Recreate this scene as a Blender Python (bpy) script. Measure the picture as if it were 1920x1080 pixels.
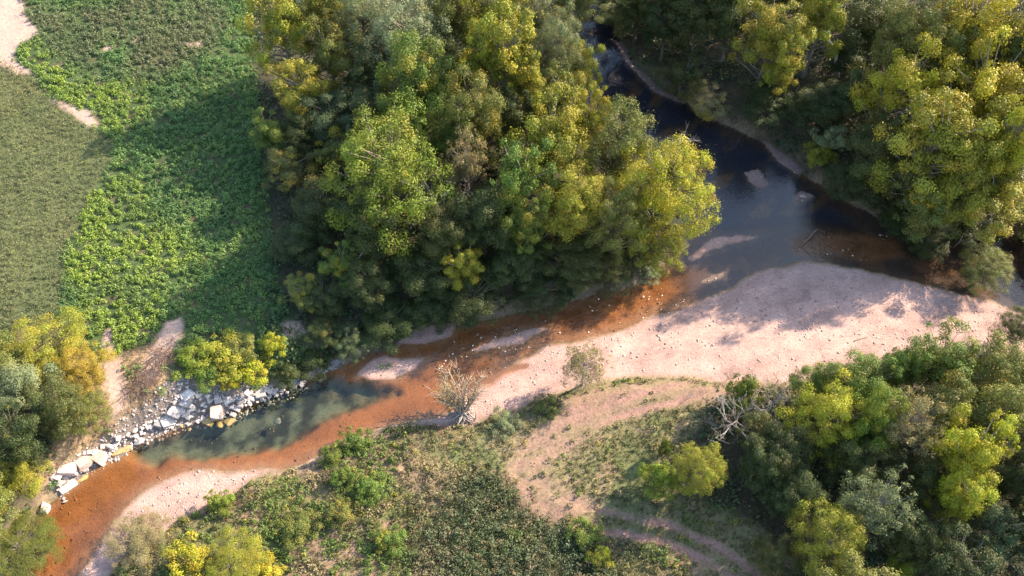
import bpy, bmesh, math, random
import numpy as np
from mathutils import Vector, Matrix

# ------------------------------------------------------------------ camera, sky, sun, exposure
scene = bpy.context.scene
for o in list(bpy.data.objects):
    bpy.data.objects.remove(o)
C = scene.collection
W0, H0 = 1920.0, 1080.0
PITCH = math.radians(55.0)            # degrees below the horizon
HFOV = math.radians(60.0)
DIST = 104.0
FPX = (W0 / 2) / math.tan(HFOV / 2)
CAM = np.array([0.0, -DIST * math.cos(PITCH), DIST * math.sin(PITCH)])
cd = bpy.data.cameras.new('drone_camera')
cd.sensor_width = 36.0
cd.lens = 18.0 / math.tan(HFOV / 2)
cd.clip_start = 1.0
cd.clip_end = 9000.0
cam = bpy.data.objects.new('drone_camera', cd)
cam.location = CAM
cam.rotation_euler = (math.pi / 2 - PITCH, 0, 0)
C.objects.link(cam)
scene.camera = cam

SUN_EL = math.radians(30.0)
SUN_AZ = math.atan2(0.86, 0.51)       # clockwise from +Y
sunvec = Vector((math.sin(SUN_AZ) * math.cos(SUN_EL), math.cos(SUN_AZ) * math.cos(SUN_EL), math.sin(SUN_EL)))
world = bpy.data.worlds.new('World')
scene.world = world
world.use_nodes = True
wn = world.node_tree
sky = wn.nodes.new('ShaderNodeTexSky')
sky.sky_type = 'NISHITA'
sky.sun_disc = False
sky.sun_elevation = SUN_EL
sky.sun_rotation = SUN_AZ
sky.air_density = 1.2
sky.dust_density = 1.0
bg = wn.nodes['Background']
bg.inputs['Strength'].default_value = 0.15
wn.links.new(sky.outputs[0], bg.inputs['Color'])
sl = bpy.data.lights.new('sun', 'SUN')
sl.energy = 5.0
sl.angle = math.radians(0.55)
sl.color = (1.0, 0.84, 0.64)
so = bpy.data.objects.new('sun', sl)
so.rotation_euler = sunvec.to_track_quat('Z', 'Y').to_euler()
so.location = sunvec * 200
C.objects.link(so)
scene.view_settings.view_transform = 'Standard'
scene.view_settings.look = 'None'
scene.view_settings.exposure = 1.75
scene.view_settings.gamma = 1.0
scene.render.engine = 'CYCLES'
scene.cycles.max_bounces = 5
scene.cycles.diffuse_bounces = 2
scene.cycles.transparent_max_bounces = 8
scene.cycles.caustics_reflective = False
scene.cycles.caustics_refractive = False

# ------------------------------------------------------------------ helpers
rng = np.random.default_rng(7)
SP, CP = math.sin(PITCH), math.cos(PITCH)

def at(px, py, z=0.0):
    """world point at height z seen at photograph pixel (px, py)"""
    u = (np.asarray(px, float) - W0 / 2) / FPX
    v = (np.asarray(py, float) - H0 / 2) / FPX
    dx, dy, dz = u, CP - v * SP, -SP - v * CP
    t = (z - CAM[2]) / dz
    return CAM[0] + t * dx, CAM[1] + t * dy, t     # t is depth along the axis

def poly(pts, z=0.0):
    p = np.array(pts, float)
    x, y, _ = at(p[:, 0], p[:, 1], z)
    return np.stack([x, y], 1)

def sdf(P, x, y):
    """signed distance, negative inside"""
    d2 = np.full(x.shape, 1e18)
    ins = np.zeros(x.shape, bool)
    n = len(P)
    for i in range(n):
        ax, ay = P[i]; bx, by = P[(i + 1) % n]
        ex, ey = bx - ax, by - ay
        t = np.clip(((x - ax) * ex + (y - ay) * ey) / (ex * ex + ey * ey + 1e-12), 0, 1)
        d2 = np.minimum(d2, (x - ax - t * ex) ** 2 + (y - ay - t * ey) ** 2)
        if ay != by:
            c = ((ay > y) != (by > y)) & (x < (bx - ax) * (y - ay) / (by - ay) + ax)
            ins ^= c
    d = np.sqrt(d2)
    return np.where(ins, -d, d)

def pline(P, x, y):
    d2 = np.full(x.shape, 1e18)
    for i in range(len(P) - 1):
        ax, ay = P[i]; bx, by = P[i + 1]
        ex, ey = bx - ax, by - ay
        t = np.clip(((x - ax) * ex + (y - ay) * ey) / (ex * ex + ey * ey + 1e-12), 0, 1)
        d2 = np.minimum(d2, (x - ax - t * ex) ** 2 + (y - ay - t * ey) ** 2)
    return np.sqrt(d2)

_T = np.random.default_rng(11).random((256, 256))
def vnoise(x, y, s, seed=0):
    x = x / s + seed * 17.31; y = y / s + seed * 7.77
    xi = np.floor(x).astype(int); yi = np.floor(y).astype(int)
    fx = x - xi; fy = y - yi
    fx = fx * fx * (3 - 2 * fx); fy = fy * fy * (3 - 2 * fy)
    a = _T[xi % 256, yi % 256]; b = _T[(xi + 1) % 256, yi % 256]
    c = _T[xi % 256, (yi + 1) % 256]; d = _T[(xi + 1) % 256, (yi + 1) % 256]
    return (a * (1 - fx) + b * fx) * (1 - fy) + (c * (1 - fx) + d * fx) * fy

def fbm(x, y, s, oct=4, seed=0):
    v = 0; a = 0.5; t = 0
    for i in range(oct):
        v = v + a * vnoise(x, y, s, seed + i * 3); t += a; a *= 0.55; s *= 0.48
    return v / t

def sm(a, b, x):
    t = np.clip((x - a) / (b - a), 0, 1)
    return t * t * (3 - 2 * t)

def mk(name, V, Q=None, T=None, attrs=None, cols=None, mat=None, smooth=False):
    """mesh data from numpy arrays"""
    me = bpy.data.meshes.new(name)
    V = np.asarray(V, np.float32)
    me.vertices.add(len(V)); me.vertices.foreach_set('co', V.ravel())
    li, ls = [], []
    off = 0
    for F in (Q, T):
        if F is None or len(F) == 0: continue
        F = np.asarray(F, np.int32)
        li.append(F.ravel()); ls.append(off + np.arange(len(F)) * F.shape[1]); off += F.size
    li = np.concatenate(li).astype(np.int32); ls = np.concatenate(ls).astype(np.int32)
    me.loops.add(len(li)); me.loops.foreach_set('vertex_index', li)
    me.polygons.add(len(ls)); me.polygons.foreach_set('loop_start', ls)
    if smooth: me.polygons.foreach_set('use_smooth', np.ones(len(ls), bool))
    for k, a in (attrs or {}).items():
        at_ = me.attributes.new(k, 'FLOAT', 'POINT'); at_.data.foreach_set('value', np.asarray(a, np.float32))
    for k, a in (cols or {}).items():
        at_ = me.attributes.new(k, 'FLOAT_COLOR', 'POINT')
        a = np.asarray(a, np.float32)
        if a.shape[1] == 3: a = np.concatenate([a, np.ones((len(a), 1), np.float32)], 1)
        at_.data.foreach_set('color', a.ravel())
    me.update(calc_edges=True)
    if mat: me.materials.append(mat)
    return me

def link(name, me, parent=None, label=None, cat=None, group=None, kind=None):
    o = bpy.data.objects.new(name, me); C.objects.link(o)
    if parent: o.parent = parent
    if label: o['label'] = label
    if cat: o['category'] = cat
    if group: o['group'] = group
    if kind: o['kind'] = kind
    return o

def tubes(paths):
    """paths: list of (points Nx3, radii N, sides) -> V, Q"""
    Vs, Qs, off = [], [], 0
    for p, r, n in paths:
        p = np.asarray(p, float); r = np.asarray(r, float)
        t = np.gradient(p, axis=0); t /= np.linalg.norm(t, axis=1)[:, None] + 1e-9
        ref = np.where(np.abs(t[:, 2:3]) > 0.9, np.array([[1.0, 0, 0]]), np.array([[0, 0, 1.0]]))
        ref = np.repeat(ref[:1], len(p), 0)
        u = np.cross(t, ref); u /= np.linalg.norm(u, axis=1)[:, None] + 1e-9
        w = np.cross(t, u)
        a = np.arange(n) / n * 2 * math.pi
        ring = p[:, None] + r[:, None, None] * (np.cos(a)[None, :, None] * u[:, None] + np.sin(a)[None, :, None] * w[:, None])
        Vs.append(ring.reshape(-1, 3))
        m = len(p)
        i, j = np.meshgrid(np.arange(m - 1), np.arange(n), indexing='ij')
        q = np.stack([i * n + j, i * n + (j + 1) % n, (i + 1) * n + (j + 1) % n, (i + 1) * n + j], -1).reshape(-1, 4)
        Qs.append(q + off); off += m * n
    return np.concatenate(Vs), np.concatenate(Qs)

def leaves(pos, nrm, size, aspect, r):
    """rhombic leaf cards"""
    n = len(pos)
    nrm = nrm / (np.linalg.norm(nrm, axis=1)[:, None] + 1e-9)
    a = r.normal(size=(n, 3)); u = np.cross(nrm, a); u /= np.linalg.norm(u, axis=1)[:, None] + 1e-9
    w = np.cross(nrm, u)
    s = (np.asarray(size) * np.ones(n))[:, None]
    k = (np.asarray(aspect) * np.ones(n))[:, None]
    V = np.stack([pos - u * s * .5, pos + w * s * .5 * k + nrm * s * .08, pos + u * s * .5, pos - w * s * .5 * k + nrm * s * .08], 1).reshape(-1, 3)
    Q = np.arange(n * 4).reshape(-1, 4)
    return V, Q

# ------------------------------------------------------------------ materials
def mat(name):
    m = bpy.data.materials.new(name); m.use_nodes = True
    nt = m.node_tree; nt.nodes.clear()
    out = nt.nodes.new('ShaderNodeOutputMaterial')
    return m, nt, out

def N(nt, t, **k):
    n = nt.nodes.new(t)
    for a, b in k.items(): setattr(n, a, b)
    return n

def mixc(nt, fac, a, b, mode='MIX'):
    n = nt.nodes.new('ShaderNodeMix'); n.data_type = 'RGBA'; n.blend_type = mode
    for s, v in ((n.inputs[0], fac), (n.inputs[6], a), (n.inputs[7], b)):
        if hasattr(v, 'is_output'): nt.links.new(v, s)
        else: s.default_value = v
    return n.outputs[2]

def ramp(nt, fac, stops):
    n = nt.nodes.new('ShaderNodeValToRGB')
    e = n.color_ramp.elements
    while len(e) < len(stops): e.new(0.5)
    for i, (p, c) in enumerate(stops):
        e[i].position = p; e[i].color = (c, c, c, 1) if isinstance(c, (int, float)) else (*c, 1)
    nt.links.new(fac, n.inputs[0])
    return n.outputs[0]

def math_(nt, op, a, b=0.0):
    n = nt.nodes.new('ShaderNodeMath'); n.operation = op
    for s, v in ((n.inputs[0], a), (n.inputs[1], b)):
        if hasattr(v, 'is_output'): nt.links.new(v, s)
        else: s.default_value = v
    return n.outputs[0]

def leaf_shader(nt, out, col, trans=0.3):
    p = N(nt, 'ShaderNodeBsdfPrincipled')
    p.inputs['Roughness'].default_value = 0.55
    p.inputs['Specular IOR Level'].default_value = 0.25
    nt.links.new(col, p.inputs['Base Color'])
    tr = N(nt, 'ShaderNodeBsdfTranslucent')
    tc = mixc(nt, 1.0, col, (1.15, 1.1, 0.5, 1), 'MULTIPLY')
    nt.links.new(tc, tr.inputs['Color'])
    mx = N(nt, 'ShaderNodeMixShader'); mx.inputs[0].default_value = trans
    nt.links.new(p.outputs[0], mx.inputs[1]); nt.links.new(tr.outputs[0], mx.inputs[2])
    nt.links.new(mx.outputs[0], out.inputs['Surface'])

def foliage_material():
    m, nt, out = mat('foliage')
    oi = N(nt, 'ShaderNodeObjectInfo')
    ti = N(nt, 'ShaderNodeAttribute', attribute_name='tint')
    au = N(nt, 'ShaderNodeAttribute', attribute_name='autumn')
    v = math_(nt, 'ADD', math_(nt, 'MULTIPLY', ti.outputs['Fac'], 0.9), 0.55)
    base = mixc(nt, 1.0, oi.outputs['Color'], (1, 1, 1, 1), 'MULTIPLY')
    yellow = mixc(nt, 0.75, oi.outputs['Color'], (0.31, 0.27, 0.022, 1))
    f = N(nt, 'ShaderNodeMath', operation='LESS_THAN')
    nt.links.new(au.outputs['Fac'], f.inputs[0]); nt.links.new(oi.outputs['Alpha'], f.inputs[1])
    c = mixc(nt, f.outputs[0], base, yellow)
    hs = N(nt, 'ShaderNodeHueSaturation')
    nt.links.new(c, hs.inputs['Color']); nt.links.new(v, hs.inputs['Value'])
    h = math_(nt, 'ADD', math_(nt, 'ADD', math_(nt, 'MULTIPLY', math_(nt, 'SUBTRACT', oi.outputs['Random'], 0.5), 0.02), 0.5), math_(nt, 'MULTIPLY', math_(nt, 'SUBTRACT', au.outputs['Fac'], 0.5), 0.05))
    nt.links.new(h, hs.inputs['Hue'])
    leaf_shader(nt, out, hs.outputs[0], 0.18)
    return m

def cover_material(name, trans=0.25):
    m, nt, out = mat(name)
    a = N(nt, 'ShaderNodeAttribute', attribute_name='col')
    leaf_shader(nt, out, a.outputs['Color'], trans)
    return m

def bark_material(name, c1, c2, scale=3.0):
    m, nt, out = mat(name)
    tc = N(nt, 'ShaderNodeTexCoord')
    mp = N(nt, 'ShaderNodeMapping'); mp.inputs['Scale'].default_value = (scale, scale, scale * 0.3)
    nt.links.new(tc.outputs['Object'], mp.inputs[0])
    no = N(nt, 'ShaderNodeTexNoise'); no.inputs['Scale'].default_value = 2.0; no.inputs['Detail'].default_value = 5
    nt.links.new(mp.outputs[0], no.inputs['Vector'])
    c = mixc(nt, ramp(nt, no.outputs['Fac'], [(0.35, 0.0), (0.65, 1.0)]), (*c1, 1), (*c2, 1))
    p = N(nt, 'ShaderNodeBsdfPrincipled'); p.inputs['Roughness'].default_value = 0.9
    nt.links.new(c, p.inputs['Base Color'])
    b = N(nt, 'ShaderNodeBump'); b.inputs['Strength'].default_value = 0.6; b.inputs['Distance'].default_value = 0.05
    nt.links.new(no.outputs['Fac'], b.inputs['Height']); nt.links.new(b.outputs[0], p.inputs['Normal'])
    nt.links.new(p.outputs[0], out.inputs['Surface'])
    return m

def rock_material(name, c1, c2):
    m, nt, out = mat(name)
    tc = N(nt, 'ShaderNodeTexCoord'); oi = N(nt, 'ShaderNodeObjectInfo')
    no = N(nt, 'ShaderNodeTexNoise'); no.inputs['Scale'].default_value = 2.2; no.inputs['Detail'].default_value = 6
    nt.links.new(tc.outputs['Object'], no.inputs['Vector'])
    n2 = N(nt, 'ShaderNodeTexNoise'); n2.inputs['Scale'].default_value = 9; n2.inputs['Detail'].default_value = 4
    nt.links.new(tc.outputs['Object'], n2.inputs['Vector'])
    c = mixc(nt, ramp(nt, no.outputs['Fac'], [(0.35, 0.0), (0.7, 1.0)]), (*c1, 1), (*c2, 1))
    c = mixc(nt, 0.55, c, ramp(nt, n2.outputs['Fac'], [(0.3, 0.45), (0.62, 1.0)]), 'MULTIPLY')
    hs = N(nt, 'ShaderNodeHueSaturation'); nt.links.new(c, hs.inputs['Color'])
    nt.links.new(math_(nt, 'ADD', math_(nt, 'MULTIPLY', oi.outputs['Random'], 0.5), 0.75), hs.inputs['Value'])
    p = N(nt, 'ShaderNodeBsdfPrincipled'); p.inputs['Roughness'].default_value = 0.85
    nt.links.new(hs.outputs[0], p.inputs['Base Color'])
    b = N(nt, 'ShaderNodeBump'); b.inputs['Strength'].default_value = 0.5; b.inputs['Distance'].default_value = 0.06
    nt.links.new(n2.outputs['Fac'], b.inputs['Height']); nt.links.new(b.outputs[0], p.inputs['Normal'])
    nt.links.new(p.outputs[0], out.inputs['Surface'])
    return m

def ground_material():
    m, nt, out = mat('ground_surface')
    geo = N(nt, 'ShaderNodeNewGeometry')
    a = N(nt, 'ShaderNodeAttribute', attribute_name='col')
    g = N(nt, 'ShaderNodeAttribute', attribute_name='stony')
    n1 = N(nt, 'ShaderNodeTexNoise'); n1.inputs['Scale'].default_value = 2.6; n1.inputs['Detail'].default_value = 8; n1.inputs['Roughness'].default_value = 0.7
    nt.links.new(geo.outputs['Position'], n1.inputs['Vector'])
    v1 = N(nt, 'ShaderNodeTexVoronoi'); v1.inputs['Scale'].default_value = 6.0
    nt.links.new(geo.outputs['Position'], v1.inputs['Vector'])
    n4 = N(nt, 'ShaderNodeTexNoise'); n4.inputs['Scale'].default_value = 7.5; n4.inputs['Detail'].default_value = 5; n4.inputs['Roughness'].default_value = 0.7
    nt.links.new(geo.outputs['Position'], n4.inputs['Vector'])
    soft = ramp(nt, n1.outputs['Fac'], [(0.28, 0.5), (0.5, 1.0), (0.72, 1.35)])
    soft = mixc(nt, 1.0, soft, ramp(nt, n4.outputs['Fac'], [(0.3, 0.55), (0.5, 1.0), (0.7, 1.4)]), 'MULTIPLY')
    c = mixc(nt, 1.0, a.outputs['Color'], soft, 'MULTIPLY')
    st = ramp(nt, N_sep(nt, v1.outputs['Color']), [(0.0, 0.78), (0.25, 0.95), (0.8, 1.03), (1.0, 1.15)])
    c2 = mixc(nt, 1.0, a.outputs['Color'], st, 'MULTIPLY')
    n3 = N(nt, 'ShaderNodeTexNoise'); n3.inputs['Scale'].default_value = 0.45; n3.inputs['Detail'].default_value = 6
    nt.links.new(geo.outputs['Position'], n3.inputs['Vector'])
    c2 = mixc(nt, 1.0, c2, ramp(nt, n3.outputs['Fac'], [(0.3, 0.86), (0.7, 1.1)]), 'MULTIPLY')
    c = mixc(nt, g.outputs['Fac'], c, c2)
    p = N(nt, 'ShaderNodeBsdfPrincipled'); p.inputs['Roughness'].default_value = 0.95
    p.inputs['Specular IOR Level'].default_value = 0.15
    nt.links.new(c, p.inputs['Base Color'])
    hgt = math_(nt, 'ADD', n1.outputs['Fac'], math_(nt, 'MULTIPLY', v1.outputs['Distance'], math_(nt, 'MULTIPLY', g.outputs['Fac'], -0.8)))
    b = N(nt, 'ShaderNodeBump'); b.inputs['Strength'].default_value = 0.5; b.inputs['Distance'].default_value = 0.09
    nt.links.new(hgt, b.inputs['Height']); nt.links.new(b.outputs[0], p.inputs['Normal'])
    nt.links.new(p.outputs[0], out.inputs['Surface'])
    return m

def N_sep(nt, col):
    n = nt.nodes.new('ShaderNodeSeparateColor'); nt.links.new(col, n.inputs[0]); return n.outputs[0]

def water_material():
    m, nt, out = mat('creek_water')
    geo = N(nt, 'ShaderNodeNewGeometry')
    a = N(nt, 'ShaderNodeAttribute', attribute_name='col')
    rp = N(nt, 'ShaderNodeAttribute', attribute_name='rough_water')
    tr = N(nt, 'ShaderNodeBsdfTransparent'); nt.links.new(a.outputs['Color'], tr.inputs['Color'])
    gl = N(nt, 'ShaderNodeBsdfGlossy'); gl.inputs['Roughness'].default_value = 0.06
    fr = N(nt, 'ShaderNodeLayerWeight'); fr.inputs['Blend'].default_value = 0.5
    mp = N(nt, 'ShaderNodeMapping'); mp.inputs['Rotation'].default_value = (0, 0, math.radians(-22)); mp.inputs['Scale'].default_value = (1.0, 2.0, 1.0)
    nt.links.new(geo.outputs['Position'], mp.inputs[0])
    n1 = N(nt, 'ShaderNodeTexNoise'); n1.inputs['Scale'].default_value = 1.6; n1.inputs['Detail'].default_value = 4
    nt.links.new(mp.outputs[0], n1.inputs['Vector'])
    b = N(nt, 'ShaderNodeBump'); b.inputs['Distance'].default_value = 0.12
    nt.links.new(math_(nt, 'ADD', math_(nt, 'MULTIPLY', rp.outputs['Fac'], 0.8), 0.2), b.inputs['Strength'])
    nt.links.new(n1.outputs['Fac'], b.inputs['Height'])
    nt.links.new(b.outputs[0], gl.inputs['Normal']); nt.links.new(b.outputs[0], fr.inputs['Normal'])
    mx = N(nt, 'ShaderNodeMixShader')
    fz = math_(nt, 'ADD', math_(nt, 'MULTIPLY', math_(nt, 'POWER', fr.outputs['Facing'], 5.0), 0.97), 0.05)
    nt.links.new(fz, mx.inputs[0]); nt.links.new(tr.outputs[0], mx.inputs[1]); nt.links.new(gl.outputs[0], mx.inputs[2])
    nt.links.new(mx.outputs[0], out.inputs['Surface'])
    return m

M_FOL = foliage_material()
M_COVER = cover_material('ground_plants')
M_GRASS = cover_material('dry_grass', 0.2)
M_BARK = bark_material('bark_grey_brown', (0.10, 0.075, 0.055), (0.22, 0.18, 0.14))
M_BARK2 = bark_material('bark_light_brown', (0.14, 0.115, 0.09), (0.27, 0.235, 0.2))
M_PALE = bark_material('bark_pale', (0.36, 0.32, 0.28), (0.55, 0.50, 0.45))
M_DEAD = bark_material('dead_wood_grey', (0.20, 0.175, 0.155), (0.34, 0.305, 0.28))
M_PALE2 = bark_material('dead_wood_pale', (0.34, 0.29, 0.26), (0.52, 0.46, 0.42))
M_TAN = bark_material('dry_wood_tan', (0.25, 0.18, 0.13), (0.39, 0.30, 0.23))
M_BROWN = bark_material('dead_brush_brown', (0.11, 0.07, 0.052), (0.21, 0.145, 0.11))
M_ROCK = rock_material('limestone_pale', (0.66, 0.56, 0.51), (0.42, 0.35, 0.31))
M_ROCKP = rock_material('limestone_pinkish', (0.62, 0.47, 0.40), (0.46, 0.34, 0.28))
M_ROCKY = rock_material('limestone_ochre', (0.55, 0.38, 0.16), (0.38, 0.25, 0.09))
M_ROCKD = rock_material('limestone_grey_shaded', (0.36, 0.33, 0.32), (0.24, 0.22, 0.21))  # grey stone; at the right end it also stands for bank shade
M_GROUND = ground_material()
M_WATER = water_material()

# ------------------------------------------------------------------ plan of the place (outlines on the ground)
WATER = poly([(860, -130), (1050, -62), (1080, 0), (1082, 50), (1090, 120), (1084, 200), (1135, 300), (1245, 400), (1288, 440), (1240, 500),
              (1200, 535), (1080, 562), (960, 592), (880, 612), (800, 618), (740, 650), (690, 664), (640, 684), (560, 722), (520, 738),
              (460, 762), (400, 782), (330, 806), (262, 838), (205, 858), (150, 905), (112, 935), (72, 968), (55, 1005), (25, 1080), (-40, 1200),
              (90, 1200), (150, 1078), (192, 1012), (243, 945), (290, 905), (335, 882), (400, 880), (470, 880), (535, 876), (600, 856), (680, 815), (740, 795), (800, 778),
              (850, 768), (885, 745), (908, 716), (945, 690), (1010, 652), (1060, 642), (1130, 626), (1230, 592), (1290, 573), (1345, 548), (1420, 511),
              (1510, 488), (1600, 503), (1700, 527), (1800, 549), (1890, 575), (2000, 610), (2200, 650), (2250, 520), (2000, 455), (1920, 440), (1800, 440), (1700, 432),
              (1610, 392), (1530, 345), (1455, 280), (1400, 252), (1330, 222), (1270, 190), (1205, 135), (1160, 70), (1135, 0), (1122, -55), (1045, -100), (870, -165)])
BARS = [poly(p) for p in (
    [(664, 700), (690, 681), (716, 662), (742, 672), (796, 675), (772, 695), (732, 713), (700, 710)],
    [(878, 659), (925, 638), (985, 616), (1022, 615), (1000, 630), (945, 649), (890, 663)],
    [(738, 642), (790, 612), (852, 603), (846, 626), (790, 643)],
    [(1286, 483), (1330, 452), (1380, 441), (1425, 444), (1380, 456), (1330, 470), (1298, 488)],
    [(1396, 322), (1424, 312), (1446, 340), (1430, 356), (1408, 342)],
    [(1486, 366), (1510, 358), (1532, 370), (1512, 384), (1490, 380)],
    [(1315, 532), (1340, 512), (1362, 503), (1350, 518), (1322, 536)],
    [(1140, 70), (1166, 78), (1200, 130), (1240, 165), (1284, 190), (1276, 196), (1225, 172), (1185, 130)],
    [(1424, 262), (1448, 270), (1510, 322), (1502, 334), (1460, 306)])]
GRAVEL = poly([(780, 800), (800, 778), (850, 768), (885, 745), (908, 716), (945, 690), (1010, 652), (1060, 642), (1130, 626), (1230, 592), (1345, 548), (1420, 511),
               (1510, 488), (1600, 503), (1700, 527), (1800, 549), (1890, 575), (2000, 610), (2200, 650), (2200, 700), (1920, 668), (1700, 690), (1560, 716), (1450, 726), (1330, 717),
               (1250, 709), (1170, 713), (1110, 722), (1050, 742), (960, 768), (890, 796), (830, 795)])
SPIT = poly([(90, 1200), (150, 1078), (192, 1012), (243, 945), (290, 905), (335, 882), (400, 880), (470, 880), (540, 876), (475, 902), (408, 940), (345, 972), (305, 1012), (245, 1040), (205, 1085), (150, 1200)])
SOUTH = poly([(25, 1300), (150, 1078), (243, 945), (335, 882), (535, 876), (680, 815), (800, 778), (885, 745), (945, 690), (1130, 626), (1345, 548), (1510, 488), (1700, 527), (1890, 575), (2200, 650), (2600, 900), (2300, 1500), (0, 1500)])
CROP = poly([(-400, 95), (0, 108), (60, 140), (140, 222), (216, 266), (200, 320), (163, 380), (122, 480), (112, 560), (100, 625), (-400, 640)], 2.6)
SUNLIT_WEEDS = [poly(p, 2.6) for p in (  # sunlit parts of the weeds, painted lighter than the same plants in shade
    [(30, 85), (75, 75), (100, 110), (180, 150), (285, 150), (280, 220), (230, 260), (190, 250), (90, 175)],
    [(160, 340), (260, 330), (300, 400), (380, 490), (300, 530), (310, 600), (250, 690), (190, 680), (115, 520)])]
OLIVE = poly([(60, 0), (70, -100), (410, -100), (420, 60), (400, 100), (290, 150), (180, 140), (100, 100), (40, 60)], 2.6)
SOIL = [poly(p, 2.6) for p in (
    [(-60, -60), (30, -40), (50, 30), (72, 62), (35, 88), (30, 105), (62, 138), (40, 140), (-60, 90)],
    [(92, 188), (108, 188), (170, 210), (190, 235), (170, 240), (130, 215)],
    [(312, 608), (340, 598), (346, 612), (330, 650), (300, 700), (262, 735), (258, 700), (290, 650)],
    [(205, 682), (222, 680), (240, 715), (238, 760), (210, 780), (200, 740)],
    [(196, 84), (212, 82), (215, 92), (198, 95)], [(525, 610), (560, 600), (575, 625), (530, 632)],
    [(240, 77), (256, 74), (254, 82)], [(330, 82), (378, 78), (376, 90)], [(192, 618), (212, 608), (208, 690), (196, 690)])]
ROAD = poly([(1420, 712), (1330, 724), (1240, 745), (1150, 765), (1070, 800), (1010, 840), (985, 880), (1010, 925), (1070, 958), (1150, 980), (1250, 1000), (1330, 1035), (1400, 1080), (1450, 1140)], 1.3)
ROADPAD = poly([(1100, 728), (1180, 716), (1330, 722), (1420, 715), (1400, 742), (1290, 775), (1180, 790), (1090, 815), (1030, 850), (1000, 830), (1040, 785)], 1.3)
TURF = poly([(830, 800), (960, 770), (1110, 725), (1330, 718), (1440, 730), (1340, 800), (1240, 860), (1250, 940), (1330, 960), (1440, 980), (1470, 1150), (1380, 1150), (1320, 1060), (1150, 1000), (1060, 970), (960, 890), (800, 860), (760, 820)], 1.3)
WOODS = [poly(p, z) for p, z in (
    ([(470, -160), (482, 150), (497, 300), (512, 450), (525, 560), (570, 640), (650, 676), (850, 612), (1080, 565), (1240, 500), (1290, 435), (1180, 330), (1090, 200), (1080, 100), (1050, -160)], 2.0),
    ([(1150, -160), (1175, 60), (1300, 190), (1460, 275), (1620, 385), (1720, 425), (1920, 435), (2500, 500), (2500, -160)], 2.0),
    ([(1340, 742), (1460, 735), (1560, 722), (1700, 700), (1920, 672), (2300, 700), (2300, 1300), (1480, 1300), (1440, 1000), (1380, 960), (1300, 940), (1250, 930), (1230, 870), (1300, 810)], 1.4),
    ([(-300, 610), (120, 620), (190, 690), (170, 800), (90, 860), (60, 960), (40, 1040), (-100, 1250), (-300, 1250)], 2.2))]
POOL = poly([(620, 705), (700, 722), (740, 742), (690, 752), (600, 790), (520, 836), (440, 855), (370, 862), (310, 850), (290, 868), (262, 862), (250, 842), (300, 815), (420, 780), (520, 738)])
RIFFLE = poly([(820, 640), (900, 620), (1000, 590), (1100, 560), (1200, 545), (1280, 535), (1290, 573), (1230, 592), (1130, 626), (1010, 652), (945, 690), (900, 715), (850, 720), (810, 690)])
RIFFLE2 = poly([(1480, 440), (1560, 430), (1680, 440), (1700, 475), (1620, 490), (1560, 480), (1490, 480)])
DEEP_SHADED = poly([(1240, 425), (1300, 436), (1400, 428), (1500, 425), (1620, 432), (1600, 395), (1530, 350), (1455, 285), (1390, 255), (1280, 200), (1200, 140), (1140, 40), (1130, -150), (1040, -150), (1060, 120), (1090, 230), (1180, 330)])  # deeper water, also coloured dark for the tree shade on it
SCAR = poly([(190, 690), (330, 640), (345, 690), (330, 720), (260, 790), (190, 840), (130, 860), (70, 930), (60, 890), (110, 830), (150, 800)], 1.6)
DARKSCRUB = poly([(780, 900), (900, 880), (1000, 930), (1090, 970), (1180, 1000), (1240, 1040), (1290, 1200), (760, 1200), (800, 1000)], 1.3)

RIP = [(100, 908), (140, 866), (190, 834), (240, 800), (300, 762), (340, 722), (420, 734), (480, 726), (545, 716), (600, 690), (640, 674), (632, 686), (590, 708), (540, 738), (470, 762), (430, 784), (350, 796), (290, 818), (225, 850), (150, 892), (112, 928)]
INLET = poly([(880, 758), (905, 722), (945, 702), (990, 690), (984, 682), (945, 686), (905, 700), (870, 735)])
def axis(lo, hi, step, far):
    a = np.arange(lo, hi + step / 2, step)
    r, s, v = [], step, hi
    while v < far:
        s *= 1.25; v += s; r.append(v)
    l, s, v = [], step, lo
    while v > -far:
        s *= 1.25; v -= s; l.append(v)
    return np.concatenate([np.array(l[::-1]), a, np.array(r)])

GX = axis(-84, 88, 0.3, 4000.0)
GY = axis(-42, 62, 0.3, 4000.0)
X, Y = np.meshgrid(GX, GY, indexing='xy')
xs, ys = X.ravel(), Y.ravel()
wx = xs + (fbm(xs, ys, 3.0, 4, 1) - .5) * 1.3
wy = ys + (fbm(xs, ys, 3.0, 4, 2) - .5) * 1.3
ax_ = xs + (fbm(xs, ys, 6.0, 5, 3) - .5) * 3.4
ay_ = ys + (fbm(xs, ys, 6.0, 5, 4) - .5) * 3.4
dW = sdf(WATER, wx, wy)
for b in BARS:
    dW = np.maximum(dW, -sdf(b, wx, wy))
dW = np.minimum(dW, sdf(INLET, wx, wy))
barD = np.min([sdf(b, wx, wy) for b in BARS], axis=0)
grD = np.minimum(sdf(GRAVEL, wx, wy), sdf(SPIT, wx, wy))
southD = sdf(SOUTH, xs, ys)
south = sm(1.0, -1.0, southD)
poolD = sdf(POOL, wx, wy)
rifD = np.minimum(sdf(RIFFLE, wx, wy), sdf(RIFFLE2, wx, wy))
deepD = sdf(DEEP_SHADED, wx, wy)
gmask = np.maximum(sm(0.5, -0.7, grD), sm(0.2, -0.2, barD))
gland = sm(2.2, -0.4, np.minimum(grD, barD))
bankH = 2.6 * (1 - south) + 1.3 * south
bw = 4.2 * (1 - south) + 3.0 * south
rough = (fbm(xs, ys, 7.0, 5, 5) - .5)
zl = bankH * sm(0, 1, dW / bw) + rough * 0.6 * sm(1, 6, dW)
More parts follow.
